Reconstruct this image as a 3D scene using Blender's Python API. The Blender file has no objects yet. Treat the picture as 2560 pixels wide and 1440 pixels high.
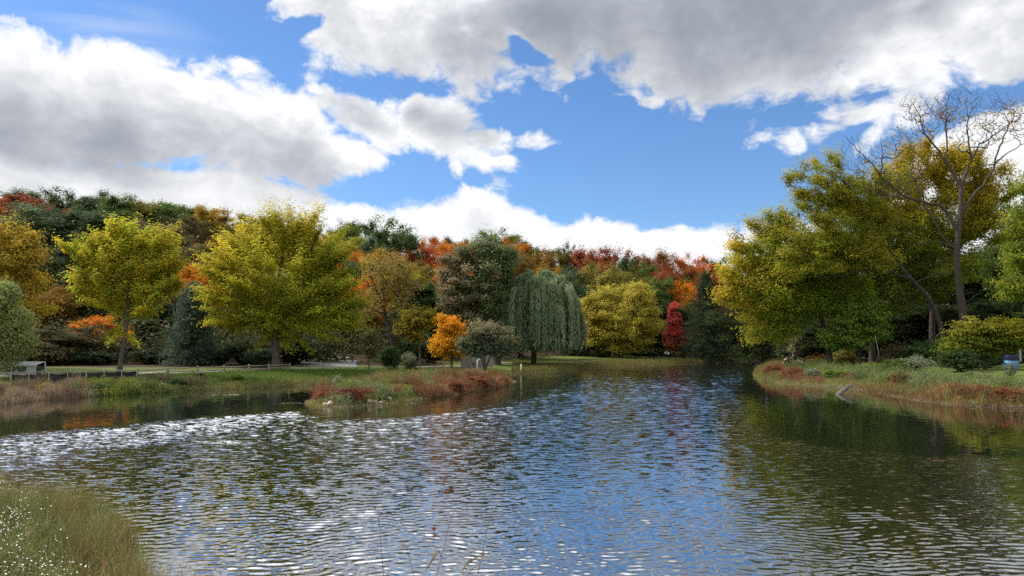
import bpy, math, random
import numpy as np
from mathutils import Vector

# ------------------------------------------------------------------ scene, camera, light
SC = bpy.context.scene
COL = SC.collection
RNG = np.random.default_rng(11)
random.seed(11)

F = 1863.0                      # focal length of the photograph in its own pixels (2560 wide)
CAM_Z = 2.7
PITCH = math.atan(135.0 / F)
cam_data = bpy.data.cameras.new("camera")
cam_data.sensor_width = 36.0
cam_data.lens = 36.0 * F / 2560.0
cam_data.clip_start = 0.1
cam_data.clip_end = 4000.0
cam = bpy.data.objects.new("camera", cam_data)
COL.objects.link(cam)
cam.location = (0, 0, CAM_Z)
cam.rotation_euler = (math.pi / 2 + PITCH, 0, 0)
SC.camera = cam

SUN_AZ = math.radians(-72.0)    # clockwise from the view direction (+Y); minus = to the left
SUN_EL = math.radians(43.0)
SUN_DIR = Vector((math.sin(SUN_AZ) * math.cos(SUN_EL), math.cos(SUN_AZ) * math.cos(SUN_EL), math.sin(SUN_EL)))
sun_data = bpy.data.lights.new("sun", 'SUN')
sun_data.energy = 5.0
sun_data.angle = math.radians(0.6)
sun_data.color = (1.0, 0.93, 0.82)
sun = bpy.data.objects.new("sun", sun_data)
COL.objects.link(sun)
sun.location = SUN_DIR * 200
sun.rotation_euler = SUN_DIR.to_track_quat('Z', 'Y').to_euler()

SC.view_settings.view_transform = 'Standard'
SC.view_settings.look = 'None'
SC.view_settings.exposure = 0.12
SC.view_settings.gamma = 1.0
SC.render.film_transparent = False
SC.cycles.max_bounces = 6
SC.cycles.diffuse_bounces = 3
SC.cycles.glossy_bounces = 3
SC.cycles.transmission_bounces = 4
SC.cycles.transparent_max_bounces = 6
SC.cycles.sample_clamp_indirect = 4.0
SC.cycles.use_denoising = False
SC.cycles.denoiser = 'OPENIMAGEDENOISE'
SC.cycles.denoising_input_passes = 'RGB_ALBEDO_NORMAL'


# ------------------------------------------------------------------ pixel rays -> points of the place
def ray(px, py):
    a = (px - 1280.0) / F
    b = (720.0 - py) / F
    c, s = math.cos(PITCH), math.sin(PITCH)
    return np.array([a, c - b * s, s + b * c])


def at(px, py, Y):
    d = ray(px, py)
    return np.array([0, 0, CAM_Z]) + d * (Y / d[1])


def on_level(px, py, z=0.0):
    d = ray(px, py)
    return np.array([0, 0, CAM_Z]) + d * ((z - CAM_Z) / d[2])


def az_el(px, py):
    d = ray(px, py)
    d = d / np.linalg.norm(d)
    return math.atan2(d[0], d[1]), math.asin(d[2])


# ------------------------------------------------------------------ node helper
class NT:
    def __init__(self, tree):
        self.t = tree

    def n(self, typ, **kw):
        nd = self.t.nodes.new(typ)
        for k, v in kw.items():
            setattr(nd, k, v)
        return nd

    def link(self, a, b):
        self.t.links.new(a, b)

    def put(self, sock, v):
        if isinstance(v, bpy.types.NodeSocket):
            self.link(v, sock)
        else:
            sock.default_value = v

    def m(self, op, a, b=None, c=None, clamp=False):
        nd = self.n('ShaderNodeMath', operation=op, use_clamp=clamp)
        self.put(nd.inputs[0], a)
        if b is not None:
            self.put(nd.inputs[1], b)
        if c is not None:
            self.put(nd.inputs[2], c)
        return nd.outputs[0]

    def mix(self, fac, a, b, blend='MIX'):
        nd = self.n('ShaderNodeMix', data_type='RGBA', blend_type=blend)
        self.put(nd.inputs[0], fac)
        self.put(nd.inputs[6], a if isinstance(a, bpy.types.NodeSocket) else (*a[:3], 1))
        self.put(nd.inputs[7], b if isinstance(b, bpy.types.NodeSocket) else (*b[:3], 1))
        return nd.outputs[2]

    def smooth(self, x, lo, hi, a=0.0, b=1.0):
        nd = self.n('ShaderNodeMapRange', interpolation_type='SMOOTHSTEP')
        self.put(nd.inputs[0], x)
        nd.inputs[1].default_value = lo
        nd.inputs[2].default_value = hi
        nd.inputs[3].default_value = a
        nd.inputs[4].default_value = b
        return nd.outputs[0]

    def xyz(self, x, y, z=0.0):
        nd = self.n('ShaderNodeCombineXYZ')
        self.put(nd.inputs[0], x)
        self.put(nd.inputs[1], y)
        self.put(nd.inputs[2], z)
        return nd.outputs[0]

    def noise(self, vec, scale, detail=4, rough=0.5, dims='3D', out=0, lac=2.0, dist=0.0):
        nd = self.n('ShaderNodeTexNoise', noise_dimensions=dims)
        if vec is not None:
            self.link(vec, nd.inputs['Vector'])
        nd.inputs['Scale'].default_value = scale
        nd.inputs['Detail'].default_value = detail
        nd.inputs['Roughness'].default_value = rough
        nd.inputs['Lacunarity'].default_value = lac
        nd.inputs['Distortion'].default_value = dist
        return nd.outputs[out]

    def attr(self, name, typ='GEOMETRY'):
        return self.n('ShaderNodeAttribute', attribute_type=typ, attribute_name=name)


# ------------------------------------------------------------------ sky with its clouds
def build_world():
    w = bpy.data.worlds.new("World")
    SC.world = w
    w.use_nodes = True
    w.node_tree.nodes.clear()
    k = NT(w.node_tree)
    out = k.n('ShaderNodeOutputWorld')
    bg = k.n('ShaderNodeBackground')
    SKY_STRENGTH = 0.1
    bg.inputs[1].default_value = SKY_STRENGTH
    k.link(bg.outputs[0], out.inputs[0])
    sky = k.n('ShaderNodeTexSky', sky_type='NISHITA')
    sky.sun_disc = False
    sky.sun_elevation = SUN_EL
    sky.sun_rotation = SUN_AZ % (2 * math.pi)
    sky.altitude = 200
    sky.air_density = 1.0
    sky.dust_density = 0.3
    sky.ozone_density = 2.2
    tc = k.n('ShaderNodeTexCoord')
    sep = k.n('ShaderNodeSeparateXYZ')
    k.link(tc.outputs['Generated'], sep.inputs[0])
    U = k.m('ARCTAN2', sep.outputs[0], sep.outputs[1])
    V = k.m('ARCSINE', sep.outputs[2])

    UMAX, VMAX = 0.75, 0.75

    def curve(u_norm, pts):
        nd = k.n('ShaderNodeFloatCurve')
        cv = nd.mapping.curves[0]
        P = []
        for px, py in pts:
            a, e = az_el(px, py)
            P.append(((a + UMAX) / (2 * UMAX), e / VMAX))
        P.sort()
        while len(cv.points) < len(P):
            cv.points.new(0.5, 0.5)
        for q, p in zip(cv.points, P):
            q.location = p
            q.handle_type = 'AUTO_CLAMPED'
        nd.mapping.extend = 'HORIZONTAL'
        nd.mapping.update()
        k.put(nd.inputs['Value'], u_norm)
        return k.m('MULTIPLY', nd.outputs[0], VMAX)

    def blob(vec, px, py, rx, ry, rot=0.0):
        """1 at the middle of an oval patch of sky, 0 on its rim, negative outside"""
        a, e = az_el(px, py)
        mp = k.n('ShaderNodeMapping', vector_type='TEXTURE')
        k.link(vec, mp.inputs[0])
        mp.inputs['Location'].default_value = (a, e, 0)
        mp.inputs['Rotation'].default_value = (0, 0, rot)
        mp.inputs['Scale'].default_value = (rx / F, ry / F, 1)
        ln = k.n('ShaderNodeVectorMath', operation='LENGTH')
        k.link(mp.outputs[0], ln.inputs[0])
        return k.m('SUBTRACT', 1.0, ln.outputs['Value'])

    def mx(*s):
        r = s[0]
        for x in s[1:]:
            r = k.m('MAXIMUM', r, x)
        return r

    LEFT_TOP = [(-200, 20), (0, 45), (60, 62), (110, 105), (180, 120), (250, 115), (330, 132), (400, 168), (470, 175), (560, 190), (640, 205), (700, 222), (760, 240), (800, 275), (850, 300), (900, 330), (950, 370), (975, 405), (1010, 470), (1060, 700)]
    LEFT_BOT = [(-200, 470), (0, 425), (300, 432), (500, 430), (620, 420), (700, 435), (800, 468), (870, 472), (920, 450), (960, 415), (1000, 380), (1060, 300)]
    BAND_TOP = [(-200, 405), (0, 395), (200, 398), (400, 400), (520, 412), (600, 440), (700, 465), (800, 480), (900, 498), (980, 500), (1060, 492), (1130, 506), (1170, 482), (1215, 474), (1270, 482), (1330, 506), (1400, 538), (1470, 552), (1560, 556), (1640, 566), (1700, 558), (1740, 574), (1840, 572), (2000, 570), (2150, 540), (2250, 430), (2350, 330), (2450, 270), (2700, 220)]
    TOP_BOT = [(-200, -500), (400, -420), (560, -200), (640, -20), (690, 60), (760, 118), (850, 165), (960, 205), (1040, 190), (1100, 182), (1200, 196), (1300, 196), (1410, 214), (1450, 165), (1480, 150), (1530, 200), (1640, 222), (1740, 238), (1840, 254), (1930, 232), (2050, 226), (2150, 238), (2250, 236), (2400, 226), (2560, 226), (2760, 240)]

    # outlines of the cloud masses, all in one place
    un = k.m('MULTIPLY_ADD', U, 1 / (2 * UMAX), 0.5)
    vec0 = k.xyz(U, V)
    lt = k.m('SUBTRACT', curve(un, LEFT_TOP), V)
    lb = k.m('SUBTRACT', V, curve(un, LEFT_BOT))
    bt = k.m('SUBTRACT', curve(un, BAND_TOP), V)
    tb = k.m('SUBTRACT', V, curve(un, TOP_BOT))
    hole = mx(blob(vec0, 1298, 108, 80, 30, -0.75), blob(vec0, 1340, 145, 60, 22, -0.2), blob(vec0, 1160, 70, 60, 26), blob(vec0, 1075, 40, 80, 36), blob(vec0, 2285, 5, 90, 40), blob(vec0, 760, 60, 110, 30, 0.5), 0.0)
    hole = k.m('MULTIPLY', hole, 0.85)
    fing = mx(blob(vec0, 1120, 330, 170, 62, -0.35), blob(vec0, 900, 290, 120, 55, -0.5), blob(vec0, 1205, 345, 85, 46, -0.2), blob(vec0, 1040, 290, 55, 50))
    fing = k.m('MULTIPLY', fing, 0.8)
    small = mx(blob(vec0, 1328, 354, 60, 28), blob(vec0, 1622, 256, 40, 18), blob(vec0, 2130, 300, 190, 44, 0.28), blob(vec0, 2270, 265, 150, 60, 0.3), blob(vec0, 1250, 400, 70, 24))
    small = k.m('MULTIPLY_ADD', small, 0.5, -0.1)
    over = k.m('MULTIPLY', k.m('SUBTRACT', V, 0.50), 13.0)
    core = k.m('MAXIMUM', blob(vec0, 1740, 40, 700, 215, 0.05), 0.0)
    core_t = k.m('MULTIPLY_ADD', core, 2.0, 0.2)
    core2 = mx(blob(vec0, 300, 345, 560, 125, -0.12), blob(vec0, 820, 420, 180, 60, -0.2), blob(vec0, 40, 130, 110, 70), 0.0)
    core_l = k.m('MULTIPLY_ADD', core2, 2.9, 0.2)

    def density(du, dv, detail, march=False):
        # puffs: cell noise in several octaves, plus ragged fractal noise; both bend the outlines
        sv = k.xyz(k.m('ADD', U, du), k.m('MULTIPLY_ADD', V, 1.35, dv * 1.35))
        wn = k.n('ShaderNodeTexNoise', noise_dimensions='2D')
        k.link(sv, wn.inputs['Vector'])
        wn.inputs['Scale'].default_value = 9.0
        wn.inputs['Detail'].default_value = 3.0
        wv = k.n('ShaderNodeVectorMath', operation='MULTIPLY_ADD')
        k.link(wn.outputs[1], wv.inputs[0])
        wv.inputs[1].default_value = (0.06, 0.06, 0)
        k.link(sv, wv.inputs[2])
        vo = k.n('ShaderNodeTexVoronoi', voronoi_dimensions='2D', feature='F1')
        vo.normalize = True
        k.link(wv.outputs[0], vo.inputs['Vector'])
        vo.inputs['Scale'].default_value = 11.0
        vo.inputs['Detail'].default_value = detail * 0.6
        vo.inputs['Roughness'].default_value = 0.55
        vo.inputs['Lacunarity'].default_value = 2.1
        puff = k.m('SUBTRACT', 0.42, vo.outputs['Distance'])
        fb = k.noise(wv.outputs[0], 9.0, detail, 0.62, '2D')
        nz = k.m('ADD', k.m('MULTIPLY', puff, 1.15), k.m('MULTIPLY_ADD', fb, 1.9, -0.95))
        left = k.m('MINIMUM', k.m('MULTIPLY_ADD', lt, 15.0, -15.0 * dv), k.m('MULTIPLY_ADD', lb, 18.0, 18.0 * dv))
        band = k.m('MULTIPLY_ADD', bt, 24.0, -24.0 * dv)
        top = k.m('SUBTRACT', k.m('MINIMUM', k.m('MULTIPLY_ADD', tb, 11.0, 11.0 * dv), 1.1), hole)
        if march:
            top = k.m('MINIMUM', top, core_t)
            left = k.m('MINIMUM', left, core_l)
            band = k.m('MINIMUM', band, 0.32)
            d = mx(left, band, top, k.m('MINIMUM', fing, 0.6), small, k.m('MINIMUM', over, 0.3))
        else:
            d = mx(left, band, top, fing, small, over)
        return k.m('ADD', k.m('MINIMUM', d, 1.6), nz)

    SX, SY = -0.45, 0.89
    d0 = density(0, 0, 9)
    taus = []
    for s, wgt in ((0.012, 0.9), (0.035, 0.9), (0.075, 0.9)):
        ds = density(SX * s, SY * s, 5, True)
        taus.append(k.m('MULTIPLY', k.m('MINIMUM', k.m('MAXIMUM', ds, 0.0), 1.5), wgt))
    tau = k.m('ADD', k.m('ADD', taus[0], taus[1]), taus[2])
    # the bank low over the hills stands clear of the big clouds' shade
    tau = k.m('MULTIPLY', tau, k.smooth(lb, -0.035, 0.012, 0.6, 1.0))
    light = k.m('EXPONENT', k.m('MULTIPLY', tau, -0.58))
    light = k.m('MINIMUM', k.m('MULTIPLY', light, 1.33), 1.0)
    alpha = k.smooth(d0, -0.04, 0.34)
    alpha = k.m('POWER', alpha, 0.8)
    g = 1.0 / SKY_STRENGTH
    ccol = k.mix(light, (0.185 * g, 0.22 * g, 0.285 * g), (0.92 * g, 0.93 * g, 0.95 * g))
    # towards the sun, high up, the thin cloud is far brighter than lower down
    gain = k.m('MULTIPLY_ADD', k.m('MULTIPLY', k.smooth(V, 0.41, 0.60), k.smooth(U, 0.55, -0.15, 0.12, 1.0)), 2.3, 1.0)
    gs = k.n('ShaderNodeVectorMath', operation='SCALE')
    k.link(ccol, gs.inputs[0])
    k.link(gain, gs.inputs['Scale'])
    ccol = gs.outputs[0]
    # thin high wisps
    wv2 = k.n('ShaderNodeMapping')
    k.link(k.xyz(U, V), wv2.inputs[0])
    wv2.inputs['Rotation'].default_value = (0, 0, 0.55)
    wv2.inputs['Scale'].default_value = (2.2, 14, 1)
    wis = k.noise(wv2.outputs[0], 1.6, 6, 0.6, '2D', dist=0.6)
    wmask = k.m('MAXIMUM', blob(k.xyz(U, V), 330, 110, 420, 130, -0.45), 0.0)
    wfac = k.m('MULTIPLY', k.smooth(wis, 0.45, 0.8), k.m('MULTIPLY', wmask, 0.5))
    hue = k.mix(1.0, sky.outputs[0], (0.86, 1.14, 1.46), 'MULTIPLY')
    base = k.mix(wfac, hue, (0.75 * g, 0.8 * g, 0.88 * g))
    col = k.mix(alpha, base, ccol)
    # below the horizon: plain dim ground tone
    col = k.mix(k.smooth(V, -0.03, -0.005, 1, 0), col, (0.08 * g, 0.08 * g, 0.06 * g))
    k.link(col, bg.inputs[0])
    w.cycles.sampling_method = 'MANUAL'
    w.cycles.sample_map_resolution = 512


build_world()


# ------------------------------------------------------------------ mesh helpers
def mesh_np(name, V, Fc, attrs=None, mat=None, smooth=False, mats=None, mat_idx=None):
    """V (N,3), Fc (M,3|4) or a list of such arrays; attrs {name: (domain, values)}"""
    me = bpy.data.meshes.new(name)
    V = np.asarray(V, np.float32)
    FF = Fc if isinstance(Fc, list) else [Fc]
    FF = [np.asarray(f, np.int32) for f in FF if len(f)]
    loops = np.concatenate([f.ravel() for f in FF])
    tot = np.concatenate([np.full(len(f), f.shape[1], np.int32) for f in FF])
    start = np.concatenate([[0], np.cumsum(tot)[:-1]]).astype(np.int32)
    me.vertices.add(len(V))
    me.vertices.foreach_set('co', V.ravel())
    me.loops.add(len(loops))
    me.loops.foreach_set('vertex_index', loops)
    me.polygons.add(len(tot))
    me.polygons.foreach_set('loop_start', start)
    me.polygons.foreach_set('loop_total', tot)
    me.polygons.foreach_set('use_smooth', np.full(len(tot), smooth, bool))
    if mat_idx is not None:
        me.polygons.foreach_set('material_index', np.asarray(mat_idx, np.int32))
    for k, (dom, val) in (attrs or {}).items():
        val = np.asarray(val, np.float32)
        if val.ndim == 2:
            col = np.ones((len(val), 4), np.float32)
            col[:, :3] = val
            a = me.attributes.new(k, 'FLOAT_COLOR', dom)
            a.data.foreach_set('color', col.ravel())
        else:
            a = me.attributes.new(k, 'FLOAT', dom)
            a.data.foreach_set('value', val)
    for m in (mats or ([mat] if mat else [])):
        me.materials.append(m)
    me.update(calc_edges=True)
    return me


def link(name, me, parent=None, loc=None):
    o = bpy.data.objects.new(name, me)
    COL.objects.link(o)
    if parent is not None:
        o.parent = parent
    if loc is not None:
        o.location = loc
    return o


def tag(o, label=None, cat=None, group=None, kind=None):
    if label:
        o['label'] = label
    if cat:
        o['category'] = cat
    if group:
        o['group'] = group
    if kind:
        o['kind'] = kind
    return o


def thing(name, label, cat, loc=(0, 0, 0), rz=0.0, group=None):
    o = bpy.data.objects.new(name, None)
    o.empty_display_size = 0.3
    COL.objects.link(o)
    o.location = loc
    o.rotation_euler = (0, 0, rz)
    return tag(o, label, cat, group)


class MB:
    """collects boxes, tubes and lathes into one mesh"""

    def __init__(self):
        self.V, self.Q, self.T, self.n = [], [], [], 0

    def add(self, V, Q=(), T=()):
        V = np.asarray(V, float)
        self.V.append(V)
        if len(Q):
            self.Q.append(np.asarray(Q, int) + self.n)
        if len(T):
            self.T.append(np.asarray(T, int) + self.n)
        self.n += len(V)
        return self

    def box(self, c, s, rz=0.0, bev=0.0, ry=0.0, rx=0.0):
        x, y, z = np.array(s) / 2
        if bev <= 0:
            P = np.array([[sx * x, sy * y, sz * z] for sz in (-1, 1) for sy in (-1, 1) for sx in (-1, 1)])
            Q = [(0, 2, 3, 1), (4, 5, 7, 6), (0, 1, 5, 4), (2, 6, 7, 3), (0, 4, 6, 2), (1, 3, 7, 5)]
        else:
            b = min(bev, x * .9, y * .9, z * .9)
            ring = lambda e: [(-x + e, -y), (x - e, -y), (x, -y + e), (x, y - e), (x - e, y), (-x + e, y), (-x, y - e), (-x, -y + e)]
            P, Q = [], []
            inset = lambda R: [(px * (1 - b / x), py * (1 - b / y)) for px, py in R]
            R = ring(b)
            for zz, RR in ((-z, inset(R)), (-z + b, R), (z - b, R), (z, inset(R))):
                P += [(px, py, zz) for px, py in RR]
            P = np.array(P)
            for k in range(3):
                for i in range(8):
                    j = (i + 1) % 8
                    Q.append((k * 8 + i, k * 8 + j, k * 8 + 8 + j, k * 8 + 8 + i))
            for o0, fl in ((0, True), (24, False)):
                for q in ((0, 1, 2, 3), (0, 3, 4, 7), (4, 5, 6, 7)):
                    q = tuple(o0 + t for t in q)
                    Q.append(q[::-1] if fl else q)
        P = np.asarray(P, float)
        for ang, ax in ((rx, 0), (ry, 1), (rz, 2)):
            if ang:
                ca, sa = math.cos(ang), math.sin(ang)
                a, b2 = [(1, 2), (2, 0), (0, 1)][ax]
                pa, pb = P[:, a].copy(), P[:, b2].copy()
                P[:, a] = ca * pa - sa * pb
                P[:, b2] = sa * pa + ca * pb
        return self.add(P + np.array(c), Q)

    def tube(self, pts, r, sides=8, cap=True):
        V, Q = tube_arrays([np.asarray(pts, float)], [np.full(len(pts), r, float) if np.isscalar(r) else np.asarray(r, float)], sides)
        T = []
        if cap:
            n = len(V)
            V = np.vstack([V, pts[0], pts[-1]])
            L = (len(pts) - 1) * sides
            for i in range(sides):
                j = (i + 1) % sides
                T.append((n, j, i))
                T.append((n + 1, L + i, L + j))
        return self.add(V, Q, T)

    def lathe(self, prof, c=(0, 0, 0), seg=16):
        V, Q = [], []
        for r, z in prof:
            for i in range(seg):
                a = 2 * math.pi * i / seg
                V.append((c[0] + r * math.cos(a), c[1] + r * math.sin(a), c[2] + z))
        for k in range(len(prof) - 1):
            for i in range(seg):
                j = (i + 1) % seg
                Q.append((k * seg + i, k * seg + j, k * seg + seg + j, k * seg + seg + i))
        return self.add(V, Q)

    def build(self, name, mat, parent=None, smooth=False, loc=None):
        V = np.vstack(self.V)
        FF = []
        if self.Q:
            FF.append(np.vstack(self.Q))
        if self.T:
            FF.append(np.vstack(self.T))
        return link(name, mesh_np(name, V, FF, mat=mat, smooth=smooth), parent, loc)


def tube_arrays(paths, radii, sides=6):
    """tubes along many polylines, as one vertex and one quad array"""
    VV, QQ, n = [], [], 0
    ang = np.arange(sides) * 2 * np.pi / sides
    for P, R in zip(paths, radii):
        if len(P) < 2:
            continue
        Tn = np.gradient(P, axis=0)
        Tn /= np.linalg.norm(Tn, axis=1, keepdims=True) + 1e-9
        ref = np.where(np.abs(Tn[:, [2]]) > 0.9, np.array([[1.0, 0, 0]]), np.array([[0, 0, 1.0]]))
        if abs(Tn[:, 2]).mean() > 0.6:
            ref = np.tile([[1.0, 0.05, 0]], (len(P), 1))
        A = np.cross(ref, Tn)
        A /= np.linalg.norm(A, axis=1, keepdims=True) + 1e-9
        B = np.cross(Tn, A)
        ring = P[:, None, :] + R[:, None, None] * (np.cos(ang)[None, :, None] * A[:, None, :] + np.sin(ang)[None, :, None] * B[:, None, :])
        VV.append(ring.reshape(-1, 3))
        m = len(P)
        i = np.arange(m - 1)[:, None] * sides
        j = np.arange(sides)[None, :]
        jn = (np.arange(sides)[None, :] + 1) % sides
        q = np.stack([i + j, i + jn, i + sides + jn, i + sides + j], -1).reshape(-1, 4) + n
        QQ.append(q)
        n += m * sides
    return np.vstack(VV), np.vstack(QQ)


def value_noise(x, y, seed=0):
    """smooth 2-D noise in -1..1"""
    xi, yi = np.floor(x).astype(int), np.floor(y).astype(int)
    fx, fy = x - xi, y - yi

    def h(a, b):
        n = (a * 374761393 + b * 668265263 + seed * 974634777) & 0x7fffffff
        n = ((n ^ (n >> 13)) * 1274126177) & 0x7fffffff
        return ((n ^ (n >> 16)) & 0xffff) / 32767.5 - 1
    sx, sy = fx * fx * (3 - 2 * fx), fy * fy * (3 - 2 * fy)
    a = h(xi, yi) * (1 - sx) + h(xi + 1, yi) * sx
    b = h(xi, yi + 1) * (1 - sx) + h(xi + 1, yi + 1) * sx
    return a * (1 - sy) + b * sy


def fbm(x, y, seed=0, octaves=4):
    t, amp = 0, 1.0
    for o in range(octaves):
        t = t + amp * value_noise(x * 2 ** o, y * 2 ** o, seed + o)
        amp *= 0.5
    return t / 1.9


def sstep(x, a, b):
    t = np.clip((np.asarray(x, float) - a) / (b - a), 0, 1)
    return t * t * (3 - 2 * t)


# ------------------------------------------------------------------ materials
def new_mat(name):
    m = bpy.data.materials.new(name)
    m.use_nodes = True
    k = NT(m.node_tree)
    bs = m.node_tree.nodes['Principled BSDF']
    return m, k, bs


def plain(name, col, rough=0.6, metal=0.0, var=0.15, scale=6.0, bump=0.0, spec=0.4, coat=0.0):
    """one solid stuff with worn, uneven tone"""
    m, k, bs = new_mat(name)
    tc = k.n('ShaderNodeTexCoord')
    n1 = k.noise(tc.outputs['Object'], scale, 5, 0.6)
    n2 = k.noise(tc.outputs['Object'], scale * 7, 3, 0.6)
    f = k.m('ADD', k.m('MULTIPLY', n1, 0.7), k.m('MULTIPLY', n2, 0.3))
    c = k.mix(k.smooth(f, 0.3, 0.7), [x * (1 - var) for x in col], [min(1, x * (1 + var)) for x in col])
    k.link(c, bs.inputs['Base Color'])
    k.put(bs.inputs['Roughness'], k.smooth(n1, 0.2, 0.8, max(0.05, rough - 0.1), min(1, rough + 0.1)))
    bs.inputs['Metallic'].default_value = metal
    bs.inputs['Specular IOR Level'].default_value = spec
    if bump:
        b = k.n('ShaderNodeBump')
        b.inputs['Strength'].default_value = bump
        b.inputs['Distance'].default_value = 0.02
        k.link(n2, b.inputs['Height'])
        k.link(b.outputs[0], bs.inputs['Normal'])
    return m


def leaf_material(name, translucent=0.52, per_object=True, rough=0.62, spec=0.12):
    """leaves: two hues blended by the 'tint' of the leaf, each leaf a little lighter or darker by nature"""
    m, k, bs = new_mat(name)
    if per_object:
        a = k.attr('leaf_a', 'OBJECT').outputs['Color']
        b = k.attr('leaf_b', 'OBJECT').outputs['Color']
        t = k.attr('tint').outputs['Fac']
        c = k.mix(t, a, b)
    else:
        c = k.attr('hue').outputs['Color']
    sh = k.attr('shade').outputs['Fac']
    mul = k.n('ShaderNodeVectorMath', operation='SCALE')
    k.link(c, mul.inputs[0])
    k.link(sh, mul.inputs['Scale'])
    c = mul.outputs[0]
    k.link(c, bs.inputs['Base Color'])
    bs.inputs['Roughness'].default_value = rough
    bs.inputs['Specular IOR Level'].default_value = spec
    tr = k.n('ShaderNodeBsdfTranslucent')
    k.link(c, tr.inputs[0])
    ms = k.n('ShaderNodeMixShader')
    ms.inputs[0].default_value = translucent
    k.link(bs.outputs[0], ms.inputs[1])
    k.link(tr.outputs[0], ms.inputs[2])
    k.link(ms.outputs[0], m.node_tree.nodes['Material Output'].inputs[0])
    return m


def bark_material(name, col):
    m, k, bs = new_mat(name)
    tc = k.n('ShaderNodeTexCoord')
    mp = k.n('ShaderNodeMapping')
    k.link(tc.outputs['Object'], mp.inputs[0])
    mp.inputs['Scale'].default_value = (9, 9, 1.6)
    n1 = k.noise(mp.outputs[0], 2.2, 6, 0.65)
    n2 = k.noise(tc.outputs['Object'], 0.9, 3, 0.5)
    c = k.mix(k.smooth(n1, 0.3, 0.7), [x * 0.5 for x in col], [x * 1.35 for x in col])
    c = k.mix(k.smooth(n2, 0.45, 0.75, 0, 0.5), c, (col[0] * 0.8, col[1] * 1.0, col[2] * 0.7))
    k.link(c, bs.inputs['Base Color'])
    bs.inputs['Roughness'].default_value = 0.85
    bs.inputs['Specular IOR Level'].default_value = 0.2
    b = k.n('ShaderNodeBump')
    b.inputs['Strength'].default_value = 0.6
    b.inputs['Distance'].default_value = 0.04
    k.link(n1, b.inputs['Height'])
    k.link(b.outputs[0], bs.inputs['Normal'])
    return m


LEAF = leaf_material("leaves")
LEAF_GLOSSY = leaf_material("glossy_leaves", 0.35, True, 0.5, 0.25)
HERB = leaf_material("herbs", 0.35, False)
BARK = bark_material("grey_brown_bark", (0.095, 0.078, 0.066))
BARK_MID = bark_material("brown_bark", (0.062, 0.048, 0.040))
BARK_DARK = bark_material("dark_bark", (0.05, 0.04, 0.034))


# ------------------------------------------------------------------ land and water outlines
def lv(px, py):
    return on_level(px, py)[:2]


NEAR_SHORE = [(26, 9.5), (12, 7.4), (5, 6.7), (1.0, 6.4), (-1.6, 6.1), (-2.5, 6.1), (-3.1, 6.8), (-3.8, 8.0), (-5.2, 9.8), (-7.5, 12.0), (-12, 13.8), (-20, 15.5), (-34, 19)]
FAR_LEFT = [lv(*p) for p in [(-420, 1040), (-200, 1024), (0, 1011), (120, 999), (250, 989), (400, 981), (560, 974), (700, 967), (820, 960), (900, 955), (1000, 951), (1100, 947), (1200, 943), (1262, 940), (1330, 934), (1400, 930), (1500, 922), (1600, 917), (1700, 911), (1800, 906), (1880, 904)]]
RIGHT = [lv(*p) for p in [(1960, 905.5), (1925, 914), (1900, 925), (1893, 938), (1915, 952), (1960, 961), (2040, 966), (2120, 970), (2200, 985), (2300, 1003), (2400, 1015), (2560, 1023), (2800, 1036), (3100, 1060)]]
WATER_POLY = np.array([tuple(p) for p in NEAR_SHORE[::-1]] [::-1] + [tuple(p) for p in FAR_LEFT] + [tuple(p) for p in RIGHT])
ISLAND_POLY = np.array([tuple(lv(*p)) for p in [(785, 1008), (815, 1017), (860, 1018), (950, 1011), (1050, 997), (1150, 983), (1230, 971), (1287, 956), (1275, 949), (1200, 950), (1100, 956), (950, 968), (870, 980), (800, 999)]])


def signed_dist(poly, X, Y):
    """distance to the outline, positive inside"""
    P = np.stack([X.ravel(), Y.ravel()], 1)
    A, B = poly, np.roll(poly, -1, 0)
    d = np.full(len(P), 1e9)
    ins = np.zeros(len(P), bool)
    for a, b in zip(A, B):
        ab = b - a
        t = np.clip(((P - a) @ ab) / (ab @ ab + 1e-12), 0, 1)
        q = P - (a + t[:, None] * ab)
        d = np.minimum(d, np.hypot(q[:, 0], q[:, 1]))
        c = ((a[1] > P[:, 1]) != (b[1] > P[:, 1]))
        xi = a[0] + (P[:, 1] - a[1]) / (b[1] - a[1] + 1e-12) * ab[0]
        ins ^= c & (P[:, 0] < xi)
    return np.where(ins, d, -d).reshape(X.shape)


def shore_dist(X, Y):
    """positive on land, negative on water"""
    w = -signed_dist(WATER_POLY, X, Y)
    i = signed_dist(ISLAND_POLY, X, Y)
    j = fbm(X * 0.9, Y * 0.9, 5, 3) * 0.35
    return np.maximum(w, i) + j, i


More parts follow.
